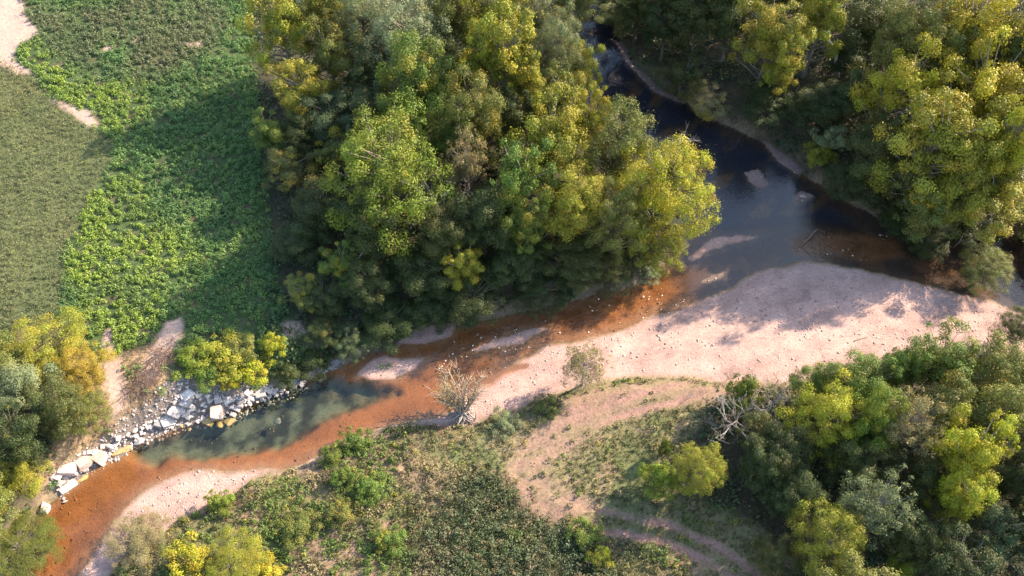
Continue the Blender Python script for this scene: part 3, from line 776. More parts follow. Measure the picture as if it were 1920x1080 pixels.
# wooded point
for a in [
 ('lobed', 530, 45, 68, 15, 'oly', .3, 'olive yellow tree at the top beside the field shadow'),
 ('lobed', 560, 165, 58, 18, 'oly', .25, 'tall yellow green tree that casts the longest shadow on the field'),
 ('tall', 505, 245, 36, 11, 'grn', .15, 'slim green tree on the edge of the field shadow'),
 ('lobed', 535, 310, 52, 12, 'dol', .3, 'dark tree with yellow tips beside the field'),
 ('round', 620, 215, 60, 15, 'blu', .05, 'blue green tree between the silvery tree and the field'),
 ('big', 765, 75, 92, 16, 'sil', .03, 'large silvery grey green tree near the top of the wood'),
 ('fine', 680, 50, 62, 15, 'gry', .05, 'grey green tree left of the large silvery tree'),
 ('round', 785, 160, 66, 15, 'grn', .25, 'fresh green tree right below the silvery tree'),
 ('round', 690, 145, 56, 14, 'dgr', .1, 'dark green tree left below the silvery tree'),
 ('lobed', 700, 215, 50, 13, 'blu', .05, 'dull green tree with pale leaf tips above the big green crown'),
 ('lobed', 620, 100, 60, 14, 'olv', .15, 'olive tree between two yellow green trees near the field'),
 ('lobed', 930, 25, 62, 15, 'oly', .45, 'yellow olive tree at the top edge of the wood'),
 ('tall', 955, 105, 48, 16, 'oly', .4, 'drooping yellow olive tree in the upper wood'),
 ('tall', 898, 105, 38, 15, 'oly', .5, 'narrow yellow tree between silvery and drooping trees'),
 ('fine', 1045, 95, 50, 13, 'gry', .1, 'grey olive tree leaning to the upper creek'),
 ('lobed', 1085, 125, 42, 12, 'oly', .35, 'yellow tipped tree overhanging the upper creek'),
 ('tall', 988, 165, 34, 13, 'oly', .3, 'small yellow green tree under the drooping olive tree'),
 ('lobed', 1055, 185, 46, 12, 'olv', .3, 'green and yellow tree beside the upper pool'),
 ('round', 890, 225, 60, 14, 'olv', .2, 'rounded olive tree in the middle of the wood'),
 ('lobed', 1040, 262, 78, 15, 'oly', .2, 'broad yellow green tree in the middle of the wood'),
 ('lobed', 1100, 225, 40, 12, 'oly', .45, 'ochre tipped tree at the edge of the upper pool'),
 ('fine', 1160, 275, 72, 14, 'olv', .1, 'soft olive tree left of the bright yellow tree'),
 ('big', 1248, 345, 100, 14, 'yg', .35, 'bright yellow tree glowing at the tip of the point'),
 ('big', 722, 312, 115, 16, 'brg', .12, 'largest bright green rounded crown in the wood'),
 ('round', 845, 258, 46, 13, 'grn', .1, 'green tree between the largest green crown and the olive tree'),
 ('sparse', 872, 302, 52, 11, 'tan', .1, 'dry tan tree right of the largest green crown'),
 ('lobed', 975, 335, 66, 14, 'grn', .2, 'leafy green tree above the dead grey tree'),
 ('lobed', 640, 285, 48, 14, 'dol', .45, 'tree with orange yellow tips left of the largest green crown'),
 ('round', 905, 405, 62, 12, 'dgr', .06, 'dark green tree right of the dead grey tree'),
 ('round', 1075, 385, 62, 12, 'oly', .25, 'yellow green tree left of the bright yellow tree, lower down'),
 ('fine', 1160, 410, 56, 11, 'olv', .1, 'olive tree under the bright yellow tree'),
 ('fine', 1235, 455, 60, 9, 'oly', .15, 'low olive yellow tree over the water at the tip of the point'),
 ('lobed', 985, 425, 48, 11, 'grn', .25, 'sunlit green tree in the middle of the lower wood'),
 ('round', 700, 420, 66, 12, 'dgr', .06, 'dark tree under the largest green crown'),
 ('round', 600, 385, 62, 12, 'dgr', .08, 'dark tree beside the field shadow, middle of the edge'),
 ('round', 560, 450, 55, 9, 'dgr', .05, 'dark tree beside the field shadow, lower on the edge'),
 ('lobed', 868, 495, 40, 10, 'oly', .5, 'small yellow leaved tree in the dark lower wood'),
 ('round', 960, 490, 60, 10, 'dgr', .04, 'dark green tree right of the small yellow leaved tree'),
 ('round', 885, 555, 62, 9, 'dgr', .03, 'dark green tree overhanging the creek by the shaded sand bar'),
 ('round', 795, 505, 66, 10, 'dgr', .03, 'dark green tree left of the small yellow leaved tree'),
 ('round', 1075, 480, 62, 10, 'dol', .05, 'dark olive tree above the amber riffle'),
 ('fine', 1140, 505, 52, 8, 'dol', .05, 'low dark tree over the upper end of the amber riffle'),
 ('lobed', 645, 495, 42, 9, 'grn', .35, 'yellow green tree in the dark lower left wood'),
 ('round', 690, 525, 54, 9, 'dgr', .04, 'dark tree right of the yellow green tree in the lower wood'),
 ('lobed', 568, 545, 40, 7, 'olv', .4, 'small yellow tipped tree at the lower corner of the field'),
 ('round', 605, 555, 46, 8, 'dgr', .05, 'dark small tree at the lower left corner of the wood'),
 ('round', 725, 595, 55, 7, 'dgr', .02, 'dark tree above the spindle-shaped sand bar'),
 ('lobed', 655, 640, 38, 6, 'blu', .03, 'small tree with silvery leaves at the corner of the bank'),
 ('round', 605, 620, 34, 5, 'dgr', .15, 'low dark tree above the end of the stone rubble'),
 ('round', 805, 575, 50, 8, 'dgr', .02, 'dark tree over the shaded sand bar'),
 ('fine', 1010, 545, 48, 7, 'dgr', .02, 'low dark tree over the lower end of the riffle'),
 ('round', 830, 440, 56, 11, 'dol', .05, 'dark olive tree below the dead grey tree'),
 ('lobed', 1010, 35, 48, 12, 'gry', .2, 'grey yellow tree at the top by the upper creek'),
 ('lobed', 1070, -5, 48, 9, 'olv', .2, 'olive tree leaning over the creek at the top edge of the wood'),
 ('round', 850, 30, 60, 15, 'olv', .2, 'olive tree at the top right of the silvery tree'),
 ('round', 610, 20, 55, 14, 'olv', .3, 'olive tree at the top edge, second from the field'),
 ('round', 830, 130, 50, 13, 'dol', .1, 'dark olive tree between silvery and narrow yellow trees'),
 ('round', 960, 220, 48, 12, 'dgr', .1, 'dark green tree in the shaded hollow of the wood'),
 ('round', 755, 230, 48, 12, 'grn', .1, 'green tree behind the largest green crown'),
 ('round', 560, 250, 46, 13, 'dgr', .1, 'dark tree behind the slim green tree at the field'),
]: T(*a, group=MID)
# right bank
for a in [
 ('lobed', 1285, 130, 44, 9, 'dol', .1, 'dark olive tree left of the tan lit tree on the right bank'),
 ('tall', 1332, 165, 38, 8, 'tan', .45, 'tan yellow lit tree at the edge of the upper pool'),
 ('lobed', 1445, 65, 62, 16, 'oly', .3, 'yellow olive tree left of the tree with the white trunk'),
 ('tall', 1468, 125, 32, 12, 'oly', .5, 'small yellow tree hanging into the shaded hollow'),
 ('round', 1300, 25, 56, 14, 'dol', .05, 'shaded olive tree at the top right of the upper creek'),
 ('round', 1200, 5, 55, 13, 'dol', .1, 'dull olive tree at the top edge over the upper creek'),
 ('round', 1375, 30, 55, 14, 'dgr', .1, 'dark tree at the top between two olive trees, right bank'),
 ('round', 1640, 50, 66, 15, 'dol', .12, 'dark olive tree right of the tree with the white trunk'),
 ('lobed', 1830, 50, 84, 18, 'yel', .55, 'orange yellow tree in the top right corner'),
 ('lobed', 1848, 175, 82, 18, 'yel', .65, 'brightest golden tree near the right edge'),
 ('lobed', 1690, 165, 66, 16, 'yg', .3, 'yellow green tree left of the golden tree'),
 ('lobed', 1765, 260, 82, 16, 'oly', .35, 'broad yellow olive tree below the golden tree'),
 ('round', 1770, 130, 55, 15, 'olv', .15, 'olive tree between the golden and the yellow green tree'),
 ('lobed', 1895, 275, 56, 15, 'yg', .25, 'yellow green tree at the right edge below the golden tree'),
 ('lobed', 1865, 355, 72, 16, 'oly', .35, 'yellow olive tree over the right arm of the creek'),
 ('round', 1745, 365, 74, 15, 'olv', .12, 'olive tree above the right arm of the creek'),
 ('round', 1650, 275, 62, 13, 'dol', .12, 'dark olive tree at the edge of the shaded hollow'),
 ('round', 1600, 335, 52, 9, 'dgr', .05, 'dark green tree on the bank below the shaded hollow'),
 ('round', 1690, 405, 56, 9, 'dgr', .05, 'dark green tree on the bank right of the riffle'),
 ('fine', 1742, 455, 42, 6, 'dol', .05, 'drooping dark tree dipping into the right arm of the creek'),
 ('round', 1610, 105, 56, 9, 'dgr', .03, 'shaded dark tree right of the white trunk'),
 ('round', 1540, 190, 55, 7, 'dgr', .02, 'low dark tree in the shaded hollow'),
 ('round', 1440, 190, 50, 6, 'dgr', .02, 'low dark tree at the foot of the small yellow tree'),
 ('round', 1600, 180, 52, 10, 'dgr', .04, 'dark tree in shade left of the yellow green tree'),
 ('round', 1700, 80, 60, 15, 'olv', .1, 'olive tree at the top left of the orange yellow tree'),
 ('round', 1905, 110, 55, 15, 'olv', .15, 'olive tree at the right edge above the golden tree'),
 ('round', 1800, 335, 62, 16, 'oly', .2, 'yellow olive tree between two olive trees over the right arm'),
 ('round', 1840, 430, 50, 8, 'dgr', .08, 'dark tree behind the round bush on the right arm'),
 ('round', 1990, 200, 80, 17, 'olv', .2, 'olive tree beyond the right edge, by the golden tree'),
 ('lobed', 1990, 380, 80, 16, 'olv', .2, 'olive tree beyond the right edge, by the right arm of the creek'),
 ('round', 2000, 60, 80, 17, 'olv', .2, 'olive tree beyond the top right corner'),
 ('round', 2030, 500, 80, 13, 'olv', .2, 'olive tree beyond the right edge that shades the gravel'),
 ('lobed', 1640, -60, 70, 16, 'olv', .2, 'olive tree above the top edge behind the white trunk'),
 ('round', 1200, -70, 70, 15, 'olv', .2, 'olive tree above the top edge over the upper creek'),
 ('round', 1105, -150, 75, 17, 'olv', .2, 'olive tree beyond the top edge where the creek turns away'),
 ('round', 1000, -190, 75, 16, 'dol', .2, 'dark olive tree beyond the top edge behind the bend of the creek'),
 ('round', 1290, -60, 70, 16, 'olv', .2, 'olive tree above the top edge, right of the upper creek'),
 ('round', 1380, -60, 70, 16, 'olv', .2, 'olive tree above the top edge, between the creek and the white trunk'),
 ('lobed', 1160, 5, 66, 10, 'dol', .1, 'dark olive tree closing over the creek at the top edge'),
 ('round', 1250, 50, 46, 12, 'dgr', .05, 'dark tree in shade at the right of the upper creek'),
 ('round', 1480, -40, 70, 15, 'olv', .2, 'olive tree above the top edge of the right bank'),
]: T(*a, group=RGT)
T('tall', 1548, 18, 42, 17, 'oly', .3, 'olive tree with a bare white trunk above the shaded hollow', group=RGT)
T('fine', 1850, 503, 48, 5.0, 'olv', .12, 'rounded olive bush standing in the right arm of the creek', 'bush', 'bush', keep=True)
T('shrub', 1562, 262, 34, 4, 'gry', .1, 'pale shrub on the bank below the shaded hollow', 'shrub', 'shrub', RGT)
T('shrub', 1540, 285, 30, 3, 'oly', .2, 'low yellow shrub on the bank below the shaded hollow', 'shrub', 'shrub', RGT)
# lower right thicket
for a in [
 ('round', 1540, 720, 46, 6, 'grn', .15, 'green tree at the thicket edge nearest the gravel'),
 ('shrub', 1398, 735, 30, 4.0, 'grn', .1, 'dark green bush among the dead branches'),
 ('fine', 1560, 780, 70, 8, 'yg', .08, 'bright yellow green tree in the upper left of the thicket'),
 ('round', 1695, 685, 46, 7, 'grn', .12, 'green tree jutting over the gravel from the thicket'),
 ('round', 1765, 680, 58, 8, 'grn', .18, 'broad green tree on the gravel side of the thicket'),
 ('round', 1870, 700, 64, 8, 'olv', .1, 'olive green tree at the right edge beside the gravel'),
 ('sparse', 1705, 790, 72, 9, 'tan', .1, 'greyish tan half bare tree in the middle of the thicket'),
 ('lobed', 1820, 855, 66, 11, 'yg', .15, 'bright yellow irregular tree at the right of the thicket'),
 ('tall', 1800, 935, 42, 9, 'yg', .1, 'lower yellow green limb-like tree under the bright yellow tree'),
 ('sparse', 1640, 945, 72, 9, 'gry', .0, 'grey green thin tree with pale branches showing'),
 ('fine', 1312, 880, 50, 7, 'oly', .15, 'olive yellow tree at the left end of the thicket'),
 ('fine', 1555, 1010, 64, 8, 'oly', .2, 'olive yellow tree at the bottom left of the thin grey tree'),
 ('shrub', 1690, 1062, 26, 4, 'brg', .1, 'small bright green bush at the bottom edge of the thicket'),
 ('round', 1850, 785, 60, 9, 'olv', .12, 'olive tree above the bright yellow irregular tree'),
 ('round', 1900, 900, 50, 9, 'dol', .1, 'dark olive tree at the right edge of the thicket'),
 ('lobed', 1880, 990, 60, 9, 'blu', .04, 'blue green tree with pale leaf tips at the lower right'),
 ('round', 1790, 1055, 64, 8, 'dgr', .03, 'dark tree at the bottom edge near the right corner'),
 ('round', 1470, 850, 60, 7, 'dol', .03, 'dark tree in the shaded middle of the thicket'),
 ('round', 1495, 925, 50, 7, 'dgr', .03, 'dark tree added to shade the ground left of the thin grey tree'),  # this tree and the next are added to extend the thicket shadow
 ('round', 1425, 870, 46, 6.5, 'dgr', .03, 'dark tree added for shade right of the olive yellow tree at the thicket end'),
 ('round', 1425, 815, 42, 5, 'dol', .1, 'dark tree right of the dead branches'),
 ('round', 1620, 860, 62, 8, 'dol', .08, 'dark olive tree above the thin grey tree'),
 ('round', 1740, 900, 55, 8, 'dol', .06, 'dark tree between the thin grey and the bright yellow tree'),
 ('round', 1700, 1010, 55, 7, 'dol', .04, 'dark tree right below the thin grey tree'),
 ('round', 1620, 720, 56, 7, 'grn', .1, 'green tree between the gravel and the half bare tree'),
 ('round', 1780, 770, 58, 8, 'olv', .1, 'olive tree right of the half bare tree'),
 ('fine', 1455, 1045, 42, 5, 'dol', .1, 'olive bush at the bottom beside the track'),
 ('round', 1640, 790, 50, 8, 'brg', .1, 'light green tree left of the half bare tree'),
 ('round', 1980, 820, 80, 10, 'olv', .2, 'olive tree beyond the right edge of the thicket'),
 ('round', 1980, 980, 80, 10, 'dgr', .1, 'dark tree beyond the lower right corner'),
 ('round', 1600, 1120, 70, 9, 'olv', .1, 'olive tree below the bottom edge of the thicket'),
]: T(*a, group=LOW)
T('shrub', 1248, 838, 14, 3.0, 'grn', .2, 'tiny green sapling in the shade left of the thicket', 'shrub', 'shrub')
T('shrub', 1235, 895, 32, 3.8, 'brg', .15, 'green bush in front of the left end of the thicket', 'shrub', 'shrub')
T('fine', 1905, 612, 38, 5, 'dol', .1, 'olive bush at the right edge of the gravel bar', 'bush', 'bush')
# left bank
for a in [
 ('big', 75, 665, 92, 7, 'oly', .4, 'wide orange yellow tree at the lower edge of the crop field'),
 ('fine', 150, 690, 48, 5, 'org', .5, 'rusty orange bush right of the wide yellow tree'),
 ('round', 35, 735, 62, 8, 'gry', .1, 'grey green tree at the left edge below the yellow tree'),
 ('round', 105, 765, 52, 7, 'dol', .1, 'dark olive tree above the stone rubble at the left'),
 ('round', 30, 815, 56, 7, 'dgr', .08, 'dark green tree at the left edge'),
 ('fine', 160, 770, 42, 5, 'olv', .15, 'vine covered olive tree on the eroded bank'),
 ('round', 20, 890, 48, 5, 'oly', .15, 'yellow green tree at the left edge above the white boulder'),
 ('fine', 38, 1022, 72, 5, 'olv', .15, 'broad olive bush leaning over the creek in the lower left corner'),
 ('round', -60, 700, 80, 8, 'olv', .2, 'olive tree beyond the left edge'),
 ('round', -50, 950, 70, 7, 'olv', .2, 'olive tree beyond the lower left edge'),
]: T(*a, group=LFT)
for a in [
 ('shrub', 362, 672, 38, 2.8, 'brg', .05, 'fresh green bush at the end of the bare path'),
 ('shrub', 418, 668, 46, 3.4, 'oly', .2, 'yellow green bush above the stone rubble'),
 ('shrub', 473, 690, 34, 3.0, 'yg', .3, 'yellow bush above the grey stones'),
 ('shrub', 512, 645, 22, 3.6, 'yg', .25, 'upright yellow sapling behind the bank bushes'),
 ('shrub', 432, 713, 20, 2.0, 'yel', .5, 'small orange yellow bush at the top of the rubble'),
 ('shrub', 395, 700, 34, 2.2, 'grn', .1, 'dark green bush on the upper edge of the rubble'),
 ('shrub', 450, 655, 34, 2.8, 'olv', .15, 'olive bush between the yellow bushes'),
 ('shrub', 535, 690, 34, 2.4, 'dgr', .05, 'dark bush on the bank at the end of the yellow bushes'),
 ('shrub', 580, 672, 34, 2.4, 'dgr', .02, 'dark bush on the shaded bank above the creek'),
]: T(*a, 'shrub', 'shrub', BNK)
for a in [
 ('shrub', 350, 1050, 44, 3.2, 'yg', .45, 'bright yellow bush at the bottom left of the meadow'),
 ('fine', 440, 1055, 58, 3.6, 'oly', .3, 'olive yellow bush right of the bright yellow bush'),
 ('fine', 262, 1015, 56, 2.6, 'tan', .1, 'grey tan thin bush on the sand spit'),
 ('shrub', 412, 940, 26, 1.8, 'brg', .02, 'fresh green bush at the edge of the sand spit'),
 ('shrub', 665, 825, 28, 2.0, 'grn', .1, 'fresh green bush on the near bank of the creek'),
 ('shrub', 625, 850, 26, 1.6, 'grn', .1, 'green bush left of the fresh green bush on the near bank'),
 ('shrub', 500, 1075, 34, 2.2, 'yel', .4, 'yellow bush at the bottom edge of the meadow'),
 ('shrub', 690, 910, 28, 1.9, 'grn', .15, 'green bush in the left part of the meadow'),
 ('shrub', 640, 960, 28, 1.8, 'olv', .2, 'olive bush in the left part of the meadow'),
 ('shrub', 730, 1010, 30, 1.6, 'grn', .35, 'yellow green bush left of the dark scrub'),
 ('shrub', 560, 990, 32, 1.5, 'olv', .1, 'olive bush near the olive yellow bush'),
 ('shrub', 1100, 1000, 30, 1.6, 'grn', .1, 'green bush beside the bend of the track'),
 ('shrub', 1125, 1045, 22, 1.5, 'yg', .3, 'small yellow bush beside the shaded track'),
 ('shrub', 945, 790, 26, 1.2, 'gry', .1, 'low grey green bush by the uprooted bush'),
 ('shrub', 1025, 762, 26, 1.2, 'dol', .15, 'low dark bush beside the sandbank sapling'),
 ('shrub', 640, 890, 24, 1.7, 'grn', .12, 'bright green bush behind the near bank'),
]: T(*a, 'shrub', 'shrub', MEA)
T('sparse', 1097, 684, 54, 7.5, 'tan', .0, 'thin grey green sapling standing on the gravel', 'sapling', 'tree')
T('shrub', 1215, 512, 22, 2.6, 'sil', .0, 'pale silvery shrub at the water edge of the point', 'shrub', 'shrub')
T('shrub', 1062, 548, 26, 2.6, 'blu', .1, 'dull green shrub above the middle of the riffle', 'shrub', 'shrub')

# ------------------------------------------------------------------ bare and dead trees
def branching(seed, H, spread, n0, depth_=4, lean=(0, 0), gnarl=.085):
    r = np.random.default_rng(seed); trunk, br = [], []
    def grow(p, d, L, rad, lev):
        k = 4; pts = [p]; q_ = p.copy(); dd = d.copy()
        for i in range(k):
            dd = dd + r.normal(size=3) * gnarl + np.array([0, 0, .05]); dd /= np.linalg.norm(dd)
            q_ = q_ + dd * L / k; pts.append(q_.copy())
        rr = np.linspace(rad, rad * .5, k + 1)
        (trunk if lev == 0 else br).append((np.array(pts), rr, 6 if lev == 0 else (4 if lev == 1 else 3)))
        if lev < depth_:
            for j in range(n0 if lev == 0 else r.integers(2, 5)):
                t = r.uniform(.35, 1.0); bp = pts[min(k, int(t * k + .5))]
                nd = dd + r.normal(size=3) * spread; nd /= np.linalg.norm(nd)
                grow(bp, nd, L * r.uniform(.5, .78), rad * .62, lev + 1)
    grow(np.array([0, 0, -.2]), np.array([lean[0], lean[1], 1.0]) / math.sqrt(1 + lean[0] ** 2 + lean[1] ** 2), H * .45, H * .014, 0)
    return tubes(trunk), tubes(br)

def bare_tree(name, cx, cy, H, seed, material, label, cat='tree', spread=.6, n0=6, lean=(0, 0), ref=.55, group=None, depth_=4):
    (tv, tq), (bv, bq) = branching(seed, H, spread, n0, depth_, lean)
    g0 = 1.2
    for _ in range(3):
        x, y, t = at(cx, cy, g0 + H * ref); g0 = gz(float(x), float(y))
    root = bpy.data.objects.new(name, None); C.objects.link(root)
    root.location = (float(x) - lean[0] * H * ref, float(y) - lean[1] * H * ref, g0)
    root['label'] = label; root['category'] = cat
    if group: root['group'] = group
    link('trunk', mk('trunk', tv, tq, None, None, None, material, True), root)
    link('branches', mk('branches', bv, bq, None, None, None, material, True), root)
    return root
bare_tree('dead_tree', 826, 372, 13, 31, M_DEAD, 'leafless grey tree in the middle of the wood', ref=.6)
bare_tree('dead_tree', 1238, 266, 10, 32, M_DEAD, 'leafless grey tree top behind the bright yellow tree', ref=.75)
bare_tree('dead_tree', 1368, 762, 8.5, 33, M_DEAD, 'grey dead tree leaning over the meadow edge of the thicket', lean=(-.35, .1), spread=.6, n0=9)
bare_tree('dead_tree', 1452, 745, 8, 34, M_DEAD, 'grey leafless snag between the green tree and the dark green bush', spread=.55)
bare_tree('dead_branch', 1310, 792, 3.0, 35, M_DEAD, 'fallen grey dead branch at the corner of the track and thicket', cat='branch', lean=(-1.2, -.3), spread=.8)
bare_tree('bare_shrub', 1368, 702, 2.2, 36, M_BROWN, 'thin leafless shrub at the grassy edge of the gravel', cat='shrub', spread=.9, n0=8, depth_=3)
bare_tree('bare_shrub', 1462, 706, 2.6, 37, M_BROWN, 'twiggy leafless shrub near the green thicket tree', cat='shrub', spread=.9, n0=8, depth_=3)
bare_tree('bare_shrub', 1296, 738, 1.6, 38, M_DEAD, 'pale dry shrub in the grass beside the track', cat='shrub', spread=.9, n0=8, depth_=3)
bare_tree('dead_tree', 716, 432, 8, 39, M_PALE, 'pale broken limb showing in the dark wood', lean=(.8, .2), spread=.4, n0=3, depth_=2, ref=.5)
bare_tree('dead_branch', 1820, 438, 4.5, 41, M_DEAD, 'grey bent branch over the round bush', cat='branch', lean=(.5, .1), spread=.4, n0=2, depth_=1)

# the uprooted bush on the near bank
x, y, _ = at(868, 772, .9); x, y = float(x), float(y); g0 = gz(x, y)
root = bpy.data.objects.new('uprooted_bush', None); C.objects.link(root); root.location = (x, y, max(g0, 0.2))
root['label'] = 'uprooted leafless bush with tan stems and tangled roots on the bank'; root['category'] = 'bush'
r = np.random.default_rng(77); st, tw, ro = [], [], []
for i in range(42):
    a = r.uniform(-1.25, 1.15); e = r.uniform(.25, 1.0); L = r.uniform(2.6, 5.0)
    d = np.array([math.sin(a) * .75 - .1, .35 + .25 * r.normal(), e + .25]); d /= np.linalg.norm(d)
    p = np.array([r.normal() * .3, r.normal() * .2, .5]); pts = [p]
    for k in range(5):
        d = d + r.normal(size=3) * .06 + np.array([0, 0, .02]); d /= np.linalg.norm(d); pts.append(pts[-1] + d * L / 5)
    st.append((np.array(pts), np.linspace(.085, .02, 6) * r.uniform(.6, 1.3), 5))
    for j in range(16):
        b = pts[r.integers(2, 6)]; dd = d + r.normal(size=3) * .5; dd /= np.linalg.norm(dd); l2 = r.uniform(.5, 1.5)
        tw.append((np.stack([b, b + dd * l2 * .5, b + dd * l2 + r.normal(size=3) * .12]), np.array([.032, .024, .012]), 3))
for i in range(46):
    d = r.normal(size=3); d[2] = -abs(d[2]) * .35 + .05; d[1] -= .5; d /= np.linalg.norm(d); L = r.uniform(1.0, 3.2)
    p = np.array([0, 0, .55]) + r.normal(size=3) * .22; pts = [p]
    for k in range(4):
        d = d + r.normal(size=3) * .3; d[2] -= .1; d /= np.linalg.norm(d); pts.append(pts[-1] + d * L / 4)
    pts = np.array(pts); pts[:, 2] = np.maximum(pts[:, 2], -.15)
    ro.append((pts, np.linspace(.11, .02, 5) * r.uniform(.6, 1.2), 4))
for nm, pa, m in (('stem', st, M_TAN), ('root', ro, M_DEAD)):
    for p_ in pa:
        v_, q_ = tubes([p_]); link(nm, mk(nm, v_, q_, None, None, None, m, True), root)
v_, q_ = tubes(tw); link('twigs', mk('twigs', v_, q_, None, None, None, M_TAN, True), root, kind='stuff')
n = 900; ends = np.concatenate([p[0][-2:] for p in st]); pos = ends[r.integers(0, len(ends), n)] + r.normal(size=(n, 3)) * .45
pos = pos[(pos[:, 0] < -.9) | (r.random(n) < .35)]
v_, q_ = leaves(pos, r.normal(size=(len(pos), 3)) + [0, 0, .5], .2, .6, r)
cr = link('leaves', mk('leaves', v_, q_, None, {'tint': np.repeat(r.random(len(pos)), 4), 'autumn': np.repeat(r.random(len(pos)), 4)}, None, M_FOL), root)
cr.color = (.17, .15, .04, .3)

# the white trunk above the shaded hollow
def log(name, p0, p1, z0, z1, rad, material, label, cat='log', bend=.1, seed=0, group=None):
    r = np.random.default_rng(seed)
    a = np.array([*map(float, at(*p0, z0)[:2]), z0]); b = np.array([*map(float, at(*p1, z1)[:2]), z1])
    t = np.linspace(0, 1, 7)[:, None]; L = np.linalg.norm(b - a)
    pts = a * (1 - t) + b * t + r.normal(size=(7, 3)) * bend * rad * 3
    v_, q_ = tubes([(pts - a, np.linspace(rad, rad * .55, 7), 7)])
    # end caps
    T_ = np.array([[0, 6 - k, 5 - k] for k in range(5)] + [[42, 43 + k, 44 + k] for k in range(5)])
    o = link(name, mk(name, v_, q_, T_, None, None, material, True), None, label, cat, group)
    o.location = a
    return o
log('white_snag', (1573, 142), (1556, 56), 3.0, 12.5, .28, M_PALE, 'bare white leaning trunk in the shaded hollow', 'snag', .25, 5)
log('fallen_log', (1532, 430), (1502, 462), .35, .15, .14, M_BROWN, 'dark thin log lying across the sunlit riffle', 'log', .1, 6)
log('driftwood_log', (222, 762), (250, 735), 1.3, 1.7, .12, M_TAN, 'tan driftwood log leaning on the eroded bank', 'log', .1, 7)
log('driftwood_log', (246, 800), (258, 775), .9, 1.3, .16, M_TAN, 'thick tan driftwood log standing by the dark hollow in the rubble', 'log', .1, 8)
log('driftwood_log', (300, 702), (316, 672), 2.2, 2.6, .08, M_DEAD, 'thin grey stick on top of the brown brush pile', 'log', .1, 9)

bare_tree('driftwood_pile', 1755, 590, 1.6, 51, M_BROWN, 'dark tangle of driftwood on the shaded right end of the gravel', cat='driftwood', spread=1.1, n0=14, depth_=3)
log('driftwood_stick', (1508, 683), (1526, 664), .9, 1.0, .07, M_DEAD, 'thin driftwood stick on the open gravel', 'driftwood', .1, 12)
log('driftwood_stick', (1600, 640), (1625, 632), .8, .85, .06, M_BROWN, 'short brown stick on the gravel below the tree shadow', 'driftwood', .1, 13)
# brown brush pile beside the bare path
x, y, _ = at(292, 705, 2.0); x, y = float(x), float(y)
bp = bpy.data.objects.new('brush_pile', None); C.objects.link(bp); bp.location = (x, y, gz(x, y))
bp['label'] = 'brown pile of dead brush sliding down beside the bare path'; bp['category'] = 'brush pile'
r = np.random.default_rng(9); pa = []
A0 = np.array(list(map(float, at(325, 650, 2.4)[:2]))); A1 = np.array(list(map(float, at(262, 755, 1.2)[:2])))
dv = (A1 - A0) / np.linalg.norm(A1 - A0)
for i in range(420):
    t = r.random(); c0 = A0 * (1 - t) + A1 * t + r.normal(size=2) * (1.0 - .35 * t)
    d = dv * r.uniform(.2, 1.0) + r.normal(size=2) * .6; L = r.uniform(.4, 1.7)
    zz = gz(*c0) + r.uniform(.05, .6); e = c0 + d * L
    ze = max(gz(*e) + r.uniform(.03, .5), .05)
    m_ = (c0 + e) / 2 + r.normal(size=2) * .12
    pts = np.array([[*c0, zz], [*m_, (zz + ze) / 2 + .1], [*e, ze]]) - np.array(bp.location)
    pa.append((pts, np.array([.028, .022, .01]) * r.uniform(.5, 1.4), 3))
v_, q_ = tubes(pa); link('sticks', mk('sticks', v_, q_, None, None, None, M_BROWN, True), bp, kind='stuff')

# ------------------------------------------------------------------ stones
def rock_mesh(seed, flat=.7, blocky=False, material=None, n=16):
    r = random.Random(seed); bm = bmesh.new()
    for i in range(n):
        if blocky:
            p = Vector((r.choice((-1, 1)) * r.uniform(.72, 1), r.choice((-1, 1)) * r.uniform(.7, 1), r.choice((-1, 1)) * r.uniform(.75, 1)))
        else:
            p = Vector((r.gauss(0, 1), r.gauss(0, 1), r.gauss(0, 1))).normalized() * r.uniform(.8, 1.1)
        bm.verts.new((p.x, p.y, p.z * flat))
    bmesh.ops.convex_hull(bm, input=bm.verts)
    bmesh.ops.delete(bm, geom=[v for v in bm.verts if not v.link_faces], context='VERTS')
    bmesh.ops.bevel(bm, geom=[e for e in bm.edges], offset=.05, segments=1, affect='EDGES', profile=.5)
    me = bpy.data.meshes.new('rock'); bm.to_mesh(me); bm.free()
    me.materials.append(material or M_ROCK)
    return me
ROCKS = {m: [rock_mesh(900 + i * 7, .7, i % 2 == 0, mm) for i in range(8)] for m, mm in (('w', M_ROCK), ('p', M_ROCKP), ('y', M_ROCKY), ('d', M_ROCKD))}
rk = random.Random(5)
def rock(px, py, r, m, label, z=None, sx=1, sy=1, sz=.8, rot=None, name='rock', cat='rock', group=None, variant=None):
    zz = .4 if z is None else z
    for _ in range(2):
        x, y, t = at(px, py, zz); x, y = float(x), float(y)
        if z is None: zz = max(gz(x, y), -.1) + .12
    s = .7 * r * float(t) / FPX
    o = link(name, ROCKS[m][(rk.randrange(8) if variant is None else variant)], None, label, cat, group)
    o.location = (x, y, zz)
    o.rotation_euler = (rk.uniform(-.25, .25), rk.uniform(-.25, .25), rk.uniform(0, 6.28) if rot is None else rot)
    if rot is not None: o.rotation_euler = (rk.uniform(-.06, .06), rk.uniform(-.06, .06), rot)
    o.scale = (s * sx, s * sy, s * sz)
    return o
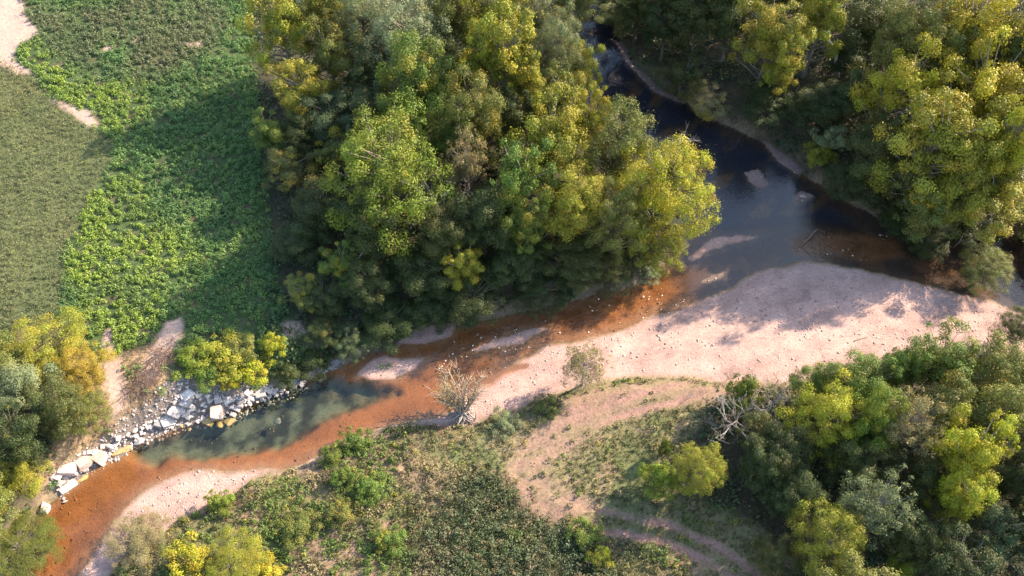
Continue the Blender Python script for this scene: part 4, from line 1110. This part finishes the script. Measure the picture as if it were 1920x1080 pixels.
big = [
 (85, 953, 19, 'w', 'large white boulder at the water edge, lowest of the rubble', dict(sx=1.1, sy=.8, variant=1, z=.2)),
 (128, 913, 24, 'w', 'long white stone slab half in the water near the white boulder', dict(sx=1.15, sy=.42, sz=.35, rot=.72, variant=0, z=.15)),
 (122, 940, 10, 'w', 'thin pale stone sliver in the water beside the long white slab', dict(sx=1.1, sy=.3, sz=.25, rot=.4, z=.03)),
 (228, 846, 30, 'y', 'long ochre stone beam lying in the creek', dict(sx=1.05, sy=.25, sz=.28, rot=.42, variant=0, z=.1)),
 (187, 858, 20, 'p', 'ochre and white block at the end of the stone beam', dict(sx=1, sy=.8, variant=2)),
 (172, 862, 10, 'y', 'ochre stone at the foot of the pink blocks', {}),
 (153, 865, 19, 'p', 'pink flat topped block in the rubble left of the stone beam', dict(variant=2)),
 (118, 870, 24, 'p', 'broad pink slab on the eroded bank', dict(sy=.8, sz=.4)),
 (95, 880, 18, 'p', 'pink slab at the far left of the rubble', dict(sz=.4)),
 (155, 898, 16, 'y', 'ochre slab at the water above the long white slab', dict(sx=1.3, sy=.5, sz=.3, rot=.6, z=.05)),
 (160, 842, 10, 'w', 'white stone above the pink flat topped block', {}),
 (173, 845, 11, 'w', 'white stone right above the pink flat topped block', {}),
 (205, 836, 15, 'w', 'white slab above the ochre stone beam', dict(sx=1.2, sy=.5, rot=-.4)),
 (313, 788, 20, 'w', 'big white block at the water in the middle of the rubble', dict(sx=1, sy=.75, rot=.5, variant=0)),
 (296, 791, 12, 'd', 'grey block left of the big white block', dict(variant=2)),
 (325, 764, 20, 'w', 'flat white stone above the big white block', dict(sz=.45)),
 (407, 775, 21, 'p', 'big pinkish block standing in the water', dict(sx=.9, sy=.85, sz=1.1, rot=.15, variant=0, z=.35)),
 (348, 733, 21, 'w', 'angular white boulder at the top of the rubble', dict(variant=1)),
 (344, 748, 14, 'd', 'dark grey block under the angular white boulder', dict(variant=2)),
 (354, 764, 16, 'w', 'slanted white slab under the dark grey block', dict(sx=1.1, sy=.6, rot=.6)),
 (343, 775, 10, 'w', 'small white block left below the slanted slab', {}),
 (353, 782, 11, 'd', 'dark grey stone at the water below the slanted slab', {}),
 (428, 751, 17, 'w', 'white pointed block right of the pinkish block', dict(variant=3)),
 (408, 749, 10, 'w', 'round white stone above the pinkish block', {}),
 (445, 766, 10, 'w', 'white cube-like stone at the water right of the pinkish block', dict(variant=0)),
 (434, 764, 8, 'w', 'small upright white stone beside the cube-like stone', {}),
 (452, 740, 15, 'd', 'grey rounded slab above the cube-like stone', dict(sz=.5)),
 (452, 752, 12, 'd', 'grey stone right of the white pointed block', {}),
 (488, 738, 15, 'd', 'flat grey slab at the right of the rubble', dict(sz=.4)),
 (472, 746, 11, 'd', 'grey broken slab at the water right of the cube-like stone', dict(sz=.4)),
 (503, 733, 12, 'w', 'tilted white slab at the right end of the rubble', dict(sx=1.2, sy=.6, rot=-.6)),
 (513, 735, 8, 'w', 'small white stone beside the tilted slab', {}),
 (532, 724, 10, 'w', 'lone pale block at the shaded water edge', dict(variant=0)),
 (601, 696, 9, 'd', 'lone grey stone under the dark bank bushes', {}),
 (430, 790, 14, 'y', 'ochre sunken stone below the cube-like stone', dict(z=-.15, sz=.4)),
 (392, 790, 15, 'y', 'ochre sunken slab left of the pinkish block', dict(z=-.12, sz=.4)),
 (413, 796, 16, 'y', 'ochre sunken slab below the pinkish block', dict(z=-.2, sz=.3)),
 (520, 790, 12, 'd', 'dull sunken stone in the green pool', dict(z=-.25, sz=.5)),
 (338, 795, 12, 'y', 'ochre sunken stone right of the big white block', dict(z=-.05, sz=.4)),
 (1527, 661, 4, 'd', 'small dark stone on the gravel bar', dict(z=.9)),
 (1505, 368, 9, 'p', 'pinkish rock on the pale shoal in the dark water', dict(sz=.3, variant=1)),
]
for px, py, r_, m, lab, k in big: rock(px, py, r_, m, lab, **k)
RIPA = np.array(RIP, float)
seg = [('w', 215, 330, 80), ('w', 330, 430, 60), ('w', 430, 550, 65), ('d', 550, 640, 40), ('p', 100, 215, 45)]  # right end stones coloured darker for the shade there
TONE = dict(w='pale', d='grey', p='pinkish')
def near_words(px, py, r_, mm):
    b = min((b for b in big if b[0] < 700), key=lambda b: math.hypot(b[0] - px, b[1] - py))
    dx, dy = px - b[0], py - b[1]
    side = ('left of' if dx < 0 else 'right of') if abs(dx) > abs(dy) else ('above' if dy < 0 else 'below')
    ref = ' '.join(b[4].split()[:9])
    for cut in (' at ', ' in ', ' above ', ' left ', ' right ', ' half ', ' lying ', ' standing ', ' under ', ' on ', ' beside ', ' below ', ','):
        ref = ref.split(cut)[0]
    return ('small ' if r_ < 4.5 else 'medium ' if r_ < 6.5 else 'larger ') + TONE[mm] + ' rubble stone ' + side + ' the ' + ref
for m, x0, x1, n in seg:
    k = 0
    while k < n:
        px, py = rk.uniform(x0, x1), rk.uniform(670, 925)
        if sdf(RIPA, np.array([px]), np.array([py]))[0] > -1: continue
        mm = m if rk.random() < .8 else rk.choice('wdp')
        r_ = rk.choice((3, 4, 4, 5, 6, 7, 9))
        rock(px, py, r_, mm, near_words(px, py, r_, mm), group='loose stones of the rubble bank', sy=rk.uniform(.6, 1), sz=rk.uniform(.5, .9)); k += 1

# pebbles, stones and white flecks standing in for riffle glints: too many and too small to count
def pebbles(name, dens, n, size, colf, label, seed, zoff=.3, bx_=(-60, 70), by_=(-38, 40), over=12):
    r = np.random.default_rng(seed)
    m_ = n * over
    x = r.uniform(*bx_, m_); y = r.uniform(*by_, m_)
    k = r.random(m_) < dens(x, y); x, y = x[k][:n], y[k][:n]; P = len(x); z = np.maximum(look(Z, x, y), -zoff)
    base = np.array([[1, 0, 0], [-.5, .87, 0], [-.5, -.87, 0], [.6, .6, .55], [-.7, .25, .6], [.1, -.7, .6], [0, 0, .8]])
    tri = np.array([[0, 1, 3], [1, 4, 3], [1, 2, 4], [2, 5, 4], [2, 0, 5], [0, 3, 5], [3, 4, 6], [4, 5, 6], [5, 3, 6]])
    s = size[0] + (size[1] - size[0]) * r.random(P) ** 3
    a = r.uniform(0, 6.28, P); ca, sa = np.cos(a), np.sin(a); el = r.uniform(.6, 1, P)
    bx = base[None, :, 0] * s[:, None]; by = base[None, :, 1] * (s * el)[:, None]; bz = base[None, :, 2] * (s * .7)[:, None]
    V = np.stack([x[:, None] + bx * ca[:, None] - by * sa[:, None], y[:, None] + bx * sa[:, None] + by * ca[:, None], z[:, None] + bz - .1 * s[:, None]], -1).reshape(-1, 3)
    F = (np.arange(P)[:, None, None] * 7 + tri[None]).reshape(-1, 3)
    c = np.repeat(colf(P, r), 7, 0)
    me = mk(name, V, None, F, {'stony': np.full(len(V), .3)}, {'col': c}, M_GROUND)
    return link(name, me, None, label, 'stones', None, 'stuff')
pebbles('gravel_stones', lambda x, y: (L_(gmask, x, y) > .6) * (L_(dW, x, y) > .1) * (.15 + .85 * sm(.45, .65, fbm(x, y, 3, 4, 120))), 5200, (.05, .2),
        lambda n, r: np.array([.36, .265, .24])[None] * r.uniform(.5, 1.35, (n, 1)), 'scattered stones on the gravel and sand bars', 21)
pebbles('riffle_stones_glints', lambda x, y: (L_(rif, x, y) > .3) * (L_(dW, x, y) < .2) * (L_(dW, x, y) > -2.8) * (.1 + .9 * sm(.5, .65, fbm(x, y, 2, 3, 121))), 800, (.05, .16),
        lambda n, r: np.where(r.random((n, 1)) < .5, np.array([[.8, .77, .72]]), np.array([[.26, .17, .10]])) * r.uniform(.6, 1.1, (n, 1)), 'small brown stones and white flecks imitating glints on the riffle', 22, .03, bx_=(-14, 50), by_=(-14, 14))  # the white half imitates sun sparkle on broken water
pebbles('rubble_chips', lambda x, y: np.where(sdf(poly(RIP, .5), x, y) < .3, .9, 0), 1500, (.07, .3),
        lambda n, r: np.array([.42, .355, .33])[None] * r.uniform(.45, 1.3, (n, 1)), 'broken stone chips filling the rubble bank', 23, bx_=(-56, -16), by_=(-28, -4))
pebbles('creek_stones', lambda x, y: (L_(dW, x, y) < -.1) * (x < 60) * (.12 + .88 * sm(.5, .66, fbm(x, y, 2.4, 4, 122))), 1700, (.05, .2),
        lambda n, r: np.array([.14, .09, .062])[None] * r.uniform(.5, 1.6, (n, 1)), 'dark stones lying on the creek bed under the water', 24, 9)
